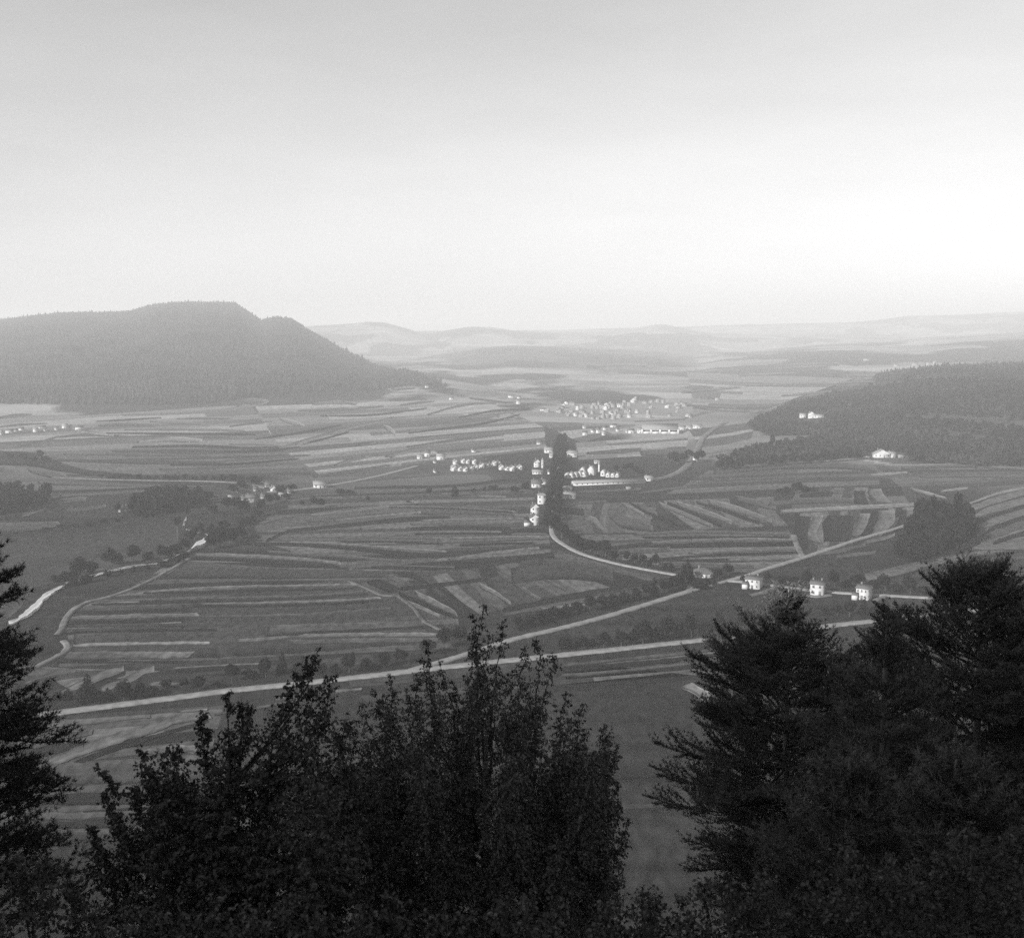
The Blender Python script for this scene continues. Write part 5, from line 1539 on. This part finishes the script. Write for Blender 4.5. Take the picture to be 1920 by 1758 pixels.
# silver birch in the middle
leafy_tree('birch_tree', 'tall slender-leaved birch with several feathery tops in front of the crossing roads', 'tree', 14.5, 900,
           [(905, 1132, 0, 1.5, .30), (885, 1150, .2, 1.6, .26), (940, 1165, -.2, 1.6, .30), (918, 1185, .3, 1.9, .42), (1012, 1192, 0, 1.5, .26), (985, 1205, .4, 1.6, .32), (1035, 1228, -.3, 1.5, .30), (800, 1198, .1, 1.4, .19), (786, 1225, -.2, 1.4, .24), (815, 1232, .3, 1.4, .24),
            (735, 1262, 0, 1.3, .26), (700, 1292, .3, 1.3, .30), (760, 1290, -.3, 1.5, .38), (845, 1278, .3, 1.6, .42), (870, 1262, -.4, 1.8, .40), (955, 1250, .5, 1.9, .5), (1000, 1270, -.5, 1.9, .5), (1060, 1300, .1, 1.7, .40), (1095, 1318, -.2, 1.6, .36), (1130, 1355, .2, 1.5, .32),
            (1160, 1392, -.1, 1.3, .24), (1120, 1400, .4, 1.8, .42), (1160, 1470, 0, 1.4, .24), (1080, 1420, -.5, 2.0, .55), (1040, 1400, .5, 2.0, .6), (960, 1380, -.6, 2.2, .65), (880, 1380, .6, 2.2, .65), (800, 1390, -.5, 2.2, .6), (740, 1400, .5, 2.0, .55), (690, 1420, -.2, 2.0, .5),
            (1100, 1540, .2, 1.8, .55), (1030, 1550, -.6, 2, .65), (940, 1560, .3, 2, .7), (850, 1560, -.4, 2, .7), (760, 1560, .2, 2, .65), (690, 1560, -.3, 2, .6), (1135, 1600, -.2, 1.6, .5),
            (770, 1262, .5, 1.5, .42), (830, 1300, -.6, 1.7, .5), (905, 1262, .7, 1.8, .5), (930, 1300, -.8, 1.9, .55), (1010, 1312, .7, 1.8, .5), (1060, 1345, -.6, 1.8, .5), (1105, 1375, .6, 1.6, .45), (720, 1330, .6, 1.7, .45), (780, 1340, -.8, 1.8, .5), (860, 1340, .8, 1.9, .55), (985, 1350, -.7, 2, .55), (670, 1350, .3, 1.5, .4), (1175, 1530, .3, 1.3, .3), (650, 1335, .2, 1.4, .36), (678, 1316, -.3, 1.4, .34), (628, 1376, .3, 1.5, .4), (715, 1300, .6, 1.5, .4), (1140, 1372, -.4, 1.4, .34)],
           (.043, .026), .85, .5, M_BIRCH, M_BBARK, 31, spacing=.028, dense=1.5)

# broad-leaved tree to its left
leafy_tree('beech_tree', 'dark broad-leaved tree with one raised leafy tuft left of the birch', 'tree', 12.8, 430,
           [(602, 1216, 0, .55, .20), (580, 1232, .2, .7, .22), (548, 1258, -.1, .65, .20), (612, 1262, -.2, .9, .24), (585, 1290, .1, 1.0, .26), (432, 1294, 0, .3, .13), (450, 1302, .1, .45, .16), (472, 1322, -.1, .6, .2), (380, 1338, 0, .9, .14), (395, 1372, .1, 1.0, .26), (428, 1362, -.2, 1.1, .28), (470, 1352, .2, 1.2, .32), (510, 1335, -.2, 1.3, .34),
            (555, 1345, .3, 1.4, .38), (610, 1340, -.3, 1.4, .38), (655, 1345, .2, 1.4, .34), (340, 1392, -.1, 1.2, .28), (305, 1412, .2, 1.2, .28), (258, 1404, 0, 1.0, .17), (275, 1440, -.2, 1.2, .28), (248, 1465, .1, 1.1, .22), (172, 1442, 0, .42, .10), (186, 1490, .1, .8, .16), (215, 1530, -.1, 1.1, .28),
            (160, 1540, 0, .9, .18), (350, 1460, .3, 1.6, .5), (420, 1450, -.4, 1.7, .55), (500, 1440, .4, 1.8, .6), (580, 1440, -.4, 1.8, .6), (650, 1440, .3, 1.7, .55), (300, 1530, -.3, 1.6, .5), (240, 1580, .2, 1.4, .45), (180, 1600, -.1, 1.2, .38), (380, 1580, .4, 1.7, .6), (470, 1580, -.4, 1.7, .6),
            (560, 1580, .3, 1.7, .6), (640, 1590, -.3, 1.7, .55), (130, 1630, .2, 1.1, .35)],
           (.052, .037), .15, .75, M_OAK, M_BARK, 32, spacing=.036, dense=1.35)

# understory shrubs along the bottom of the slope
def shrub(u0, u1, v0, Y, seed, label):
    r = random.Random(seed)
    sp = []
    n = max(4, int((u1 - u0) / 55))
    for i in range(n):
        u = u0 + (u1 - u0) * (i + .5) / n + r.uniform(-15, 15)
        e = abs((i + .5) / n - .5) * 2
        sp.append((u, v0 + 60 * e * e + r.uniform(-22, 22), r.uniform(-.5, .5), r.uniform(.7, 1.1), r.uniform(.32, .5)))
    leafy_tree('bush', label, 'shrub', Y, (u0 + u1) / 2, sp, (.05, .036), .2, .7, M_OAK, M_TWIG, seed, spacing=.042, dense=1.1, group='bushes on the near slope')
shrub(1130, 1240, 1662, 12.2, 49, 'small bush close to the right side of the birch, in the gap')
shrub(1120, 1350, 1672, 10.2, 41, 'low dark bush at the bottom between the birch and the pines')
shrub(1290, 1520, 1640, 10.4, 42, 'dark bush at the bottom under the left pine')
shrub(-60, 170, 1600, 11.0, 43, 'dark bush at the bottom left corner under the drooping boughs')
shrub(1500, 1760, 1600, 10.0, 44, 'dark bush at the bottom under the right pines')
shrub(1730, 1990, 1560, 10.4, 45, 'dark bush in the bottom right corner')
shrub(150, 480, 1690, 9.6, 46, 'dark bush at the bottom under the broad-leaved tree')
shrub(460, 820, 1690, 9.4, 47, 'dark bush at the bottom between the broad-leaved tree and the birch')
shrub(790, 1150, 1690, 9.4, 48, 'dark bush at the bottom under the birch')

# pines: boughs of needle tufts in a few lengths, shared between trees
def bough_parts(L, seed, droop, tuft_n=12, nl=.085, nw=.0135, gap=.07):
    r = np.random.default_rng(seed)
    wood = Soup()
    n = 12
    s = np.linspace(0, 1, n)
    main = np.stack([s * L, np.cumsum(r.normal(0, .012, n)) * L, (.16 * s ** 2 - droop * s) * L + np.cumsum(r.normal(0, .008, n)) * L], -1)
    wood.add(*tube(main, np.linspace(.006 + .010 * L, .004, n), 5))
    TP, TD = [], []
    def shoot(path):
        d = unit(np.gradient(path, axis=0))
        ln = np.linalg.norm(np.diff(path, axis=0), axis=1).sum()
        m = max(2, int(ln / gap))
        k = np.linspace(.18, 1, m) * (len(path) - 1)
        i = np.minimum(k.astype(int), len(path) - 2)
        f = (k - i)[:, None]
        TP.append(path[i] * (1 - f) + path[i + 1] * f)
        TD.append(unit(d[i] + np.array([0, 0, .35])))
    shoot(main[n // 2:])
    q = .22
    side = 1
    while q < .99:
        k = q * (n - 1)
        i = min(int(k), n - 2)
        p0 = main[i] * (1 - (k - i)) + main[i + 1] * (k - i)
        ln = (.36 * L * (1 - q) + .17) * r.uniform(.7, 1.2)
        an = side * r.uniform(.6, 1.15)
        st = np.linspace(0, 1, 5)[:, None]
        path = p0 + st * ln * np.array([math.cos(an), math.sin(an), r.uniform(-.15, .6)]) + st ** 2 * ln * np.array([.18, 0, .22])
        wood.add(*tube(path, np.linspace(.006, .0025, 5), 3))
        shoot(path)
        if ln > .3:
            for w in (.45, .65, .85):
                a2 = an + r.choice([-1, 1]) * r.uniform(.5, .9)
                p1 = path[0] * (1 - w) + path[-1] * w
                shoot(p1 + np.linspace(0, 1, 4)[:, None] * ln * .42 * np.array([math.cos(a2), math.sin(a2), .3]))
        side = -side
        q += .095 / max(L, .6) * r.uniform(.6, 1.4)
    P, D = np.vstack(TP), np.vstack(TD)
    m = len(P)
    P = np.repeat(P, tuft_n, 0) + r.normal(0, .012, (m * tuft_n, 3))
    D = unit(np.repeat(D, tuft_n, 0) + r.normal(0, .62, (m * tuft_n, 3)))
    S = unit(np.cross(D, r.normal(size=D.shape)))
    ln = (nl * r.uniform(.7, 1.25, len(P)))[:, None]
    V = np.stack([P - S * nw * .5, P + S * nw * .5, P + D * ln], 1).reshape(-1, 3)
    return wood, V, np.arange(len(V)).reshape(-1, 3)

BOUGHS = {}
def bough_meshes(L, var, species):
    key = (round(max(.4, min(3.4, L)) * 2.5) / 2.5, var, species)
    if key not in BOUGHS:
        w, V, F = bough_parts(max(.3, key[0]), int(key[0] * 100) + var * 7 + (500 if species == 'spruce' else 0), .02 if species == 'pine' else .2)
        BOUGHS[key] = (w.mesh('bough', [M_TWIG]), mesh_from('needles', V, [(F, 0)], [M_PINE if species == 'pine' else M_PINE2]), max(.3, key[0]))
    return BOUGHS[key]

def pine(name, label, Y, u, v_top, profile, seed, species='pine', whorl=.42, per=8, lean=0.0, low_px=700):
    """profile: (pixels below the top, half width in pixels)"""
    r = np.random.default_rng(seed)
    f = Y / FPX * 1.06
    top = np.array(pt(u, v_top, Y))
    fx = top[0] + lean
    foot = np.array([fx, Y, float(T(fx, Y)) - .2])
    o = bpy.data.objects.new(name, None)
    COL.objects.link(o)
    o.location = foot
    o['label'], o['category'], o['group'] = label, 'tree', 'conifers framing the view'
    Hh = top[2] - foot[2]
    n = 10
    t = np.linspace(0, 1, n)
    tr = np.stack([(top[0] - foot[0]) * t + .06 * np.sin(t * 5), .05 * np.cos(t * 4), Hh * t], -1)
    s = Soup()
    s.add(*tube(tr, .015 + .15 * (1 - t) ** .9, 10))
    link('trunk', s.mesh('trunk', [M_PBARK]), o)
    dv = np.array([p[0] for p in profile]) * f
    hw = np.array([p[1] for p in profile]) * f
    z = .22
    k = 0
    zmax = min(Hh - .6, low_px * f)
    while z < zmax:
        rad = float(np.interp(z, dv, hw))
        for j in range(per if z > .25 else 3):
            L = max(.14, rad * r.uniform(.5, 1.08))
            az = k * 1.9 + j * 2 * math.pi / per + r.normal(0, .3)
            q = min(1, z / 3.0)
            tilt = (.75 * (1 - q) + .10 * q if species == 'pine' else .5 * (1 - q) - .02) + r.normal(0, .1)
            wm, nm, L0 = bough_meshes(L / math.cos(min(1.1, max(tilt, 0)) * .7), int(r.integers(0, 3)), species)
            zz = Hh - z + r.normal(0, .05)
            tt = zz / Hh
            b = link('bough', wm, o)
            b.location = (float(np.interp(tt, t, tr[:, 0])), float(np.interp(tt, t, tr[:, 1])), zz - max(0, math.sin(tilt)) * L * .35)
            b.rotation_euler = Matrix.Rotation(az, 3, 'Z').to_euler() if False else (Matrix.Rotation(az, 3, 'Z') @ Matrix.Rotation(-tilt, 3, 'Y') @ Matrix.Rotation(r.normal(0, .2), 3, 'X')).to_euler()
            sc = L / math.cos(min(1.1, max(tilt, 0)) * .7) / L0
            sc = min(1.25, max(.8, sc))
            b.scale = (sc, sc, sc)
            link('needles', nm, b, kind='stuff')
        z += whorl * r.uniform(.8, 1.2) * (.45 if z < .7 else 1)
        k += 1
    return o

pine('pine_tree', 'large pine with bare lower trunk showing, standing right of the birch', 24.0, 1483, 1104, [(0, 14), (30, 34), (60, 42), (85, 72), (110, 150), (150, 172), (200, 195), (260, 222), (330, 255), (400, 258), (470, 262), (540, 240), (600, 190), (660, 130)], 51, low_px=640)
pine('pine_tree', 'broadest pine, its top rising highest above the right hand meadow', 21.0, 1848, 1066, [(0, 24), (30, 74), (60, 105), (90, 150), (110, 190), (200, 228), (300, 262), (400, 280), (520, 280), (700, 240)], 52, low_px=700)
pine('pine_tree', 'small pine top between the two larger pines', 18.0, 1668, 1160, [(0, 6), (40, 18), (90, 40), (140, 100), (220, 170), (320, 210), (420, 230), (560, 220)], 53, low_px=600)
pine('pine_tree', 'pine half cut off at the right edge behind the broadest pine', 23.0, 2020, 1075, [(0, 8), (50, 50), (110, 110), (200, 210), (400, 260), (600, 260)], 54, low_px=640)
pine('pine_tree', 'low young pine under the two large pines', 13.5, 1600, 1420, [(0, 6), (50, 60), (120, 130), (200, 180), (330, 220), (450, 220)], 55, low_px=420)
pine('pine_tree', 'low young pine near the right edge', 12.5, 1800, 1420, [(0, 6), (50, 60), (120, 130), (200, 180), (330, 220), (450, 220)], 56, low_px=420)
pine('spruce_tree', 'dark conifer with drooping layered boughs at the left edge', 15.0, -120, 820, [(0, 8), (80, 60), (150, 100), (200, 125), (290, 145), (318, 150), (330, 225), (420, 220), (470, 180), (490, 230), (560, 230), (640, 190), (720, 185), (820, 220)], 57, species='spruce', whorl=.42, per=7, low_px=960)
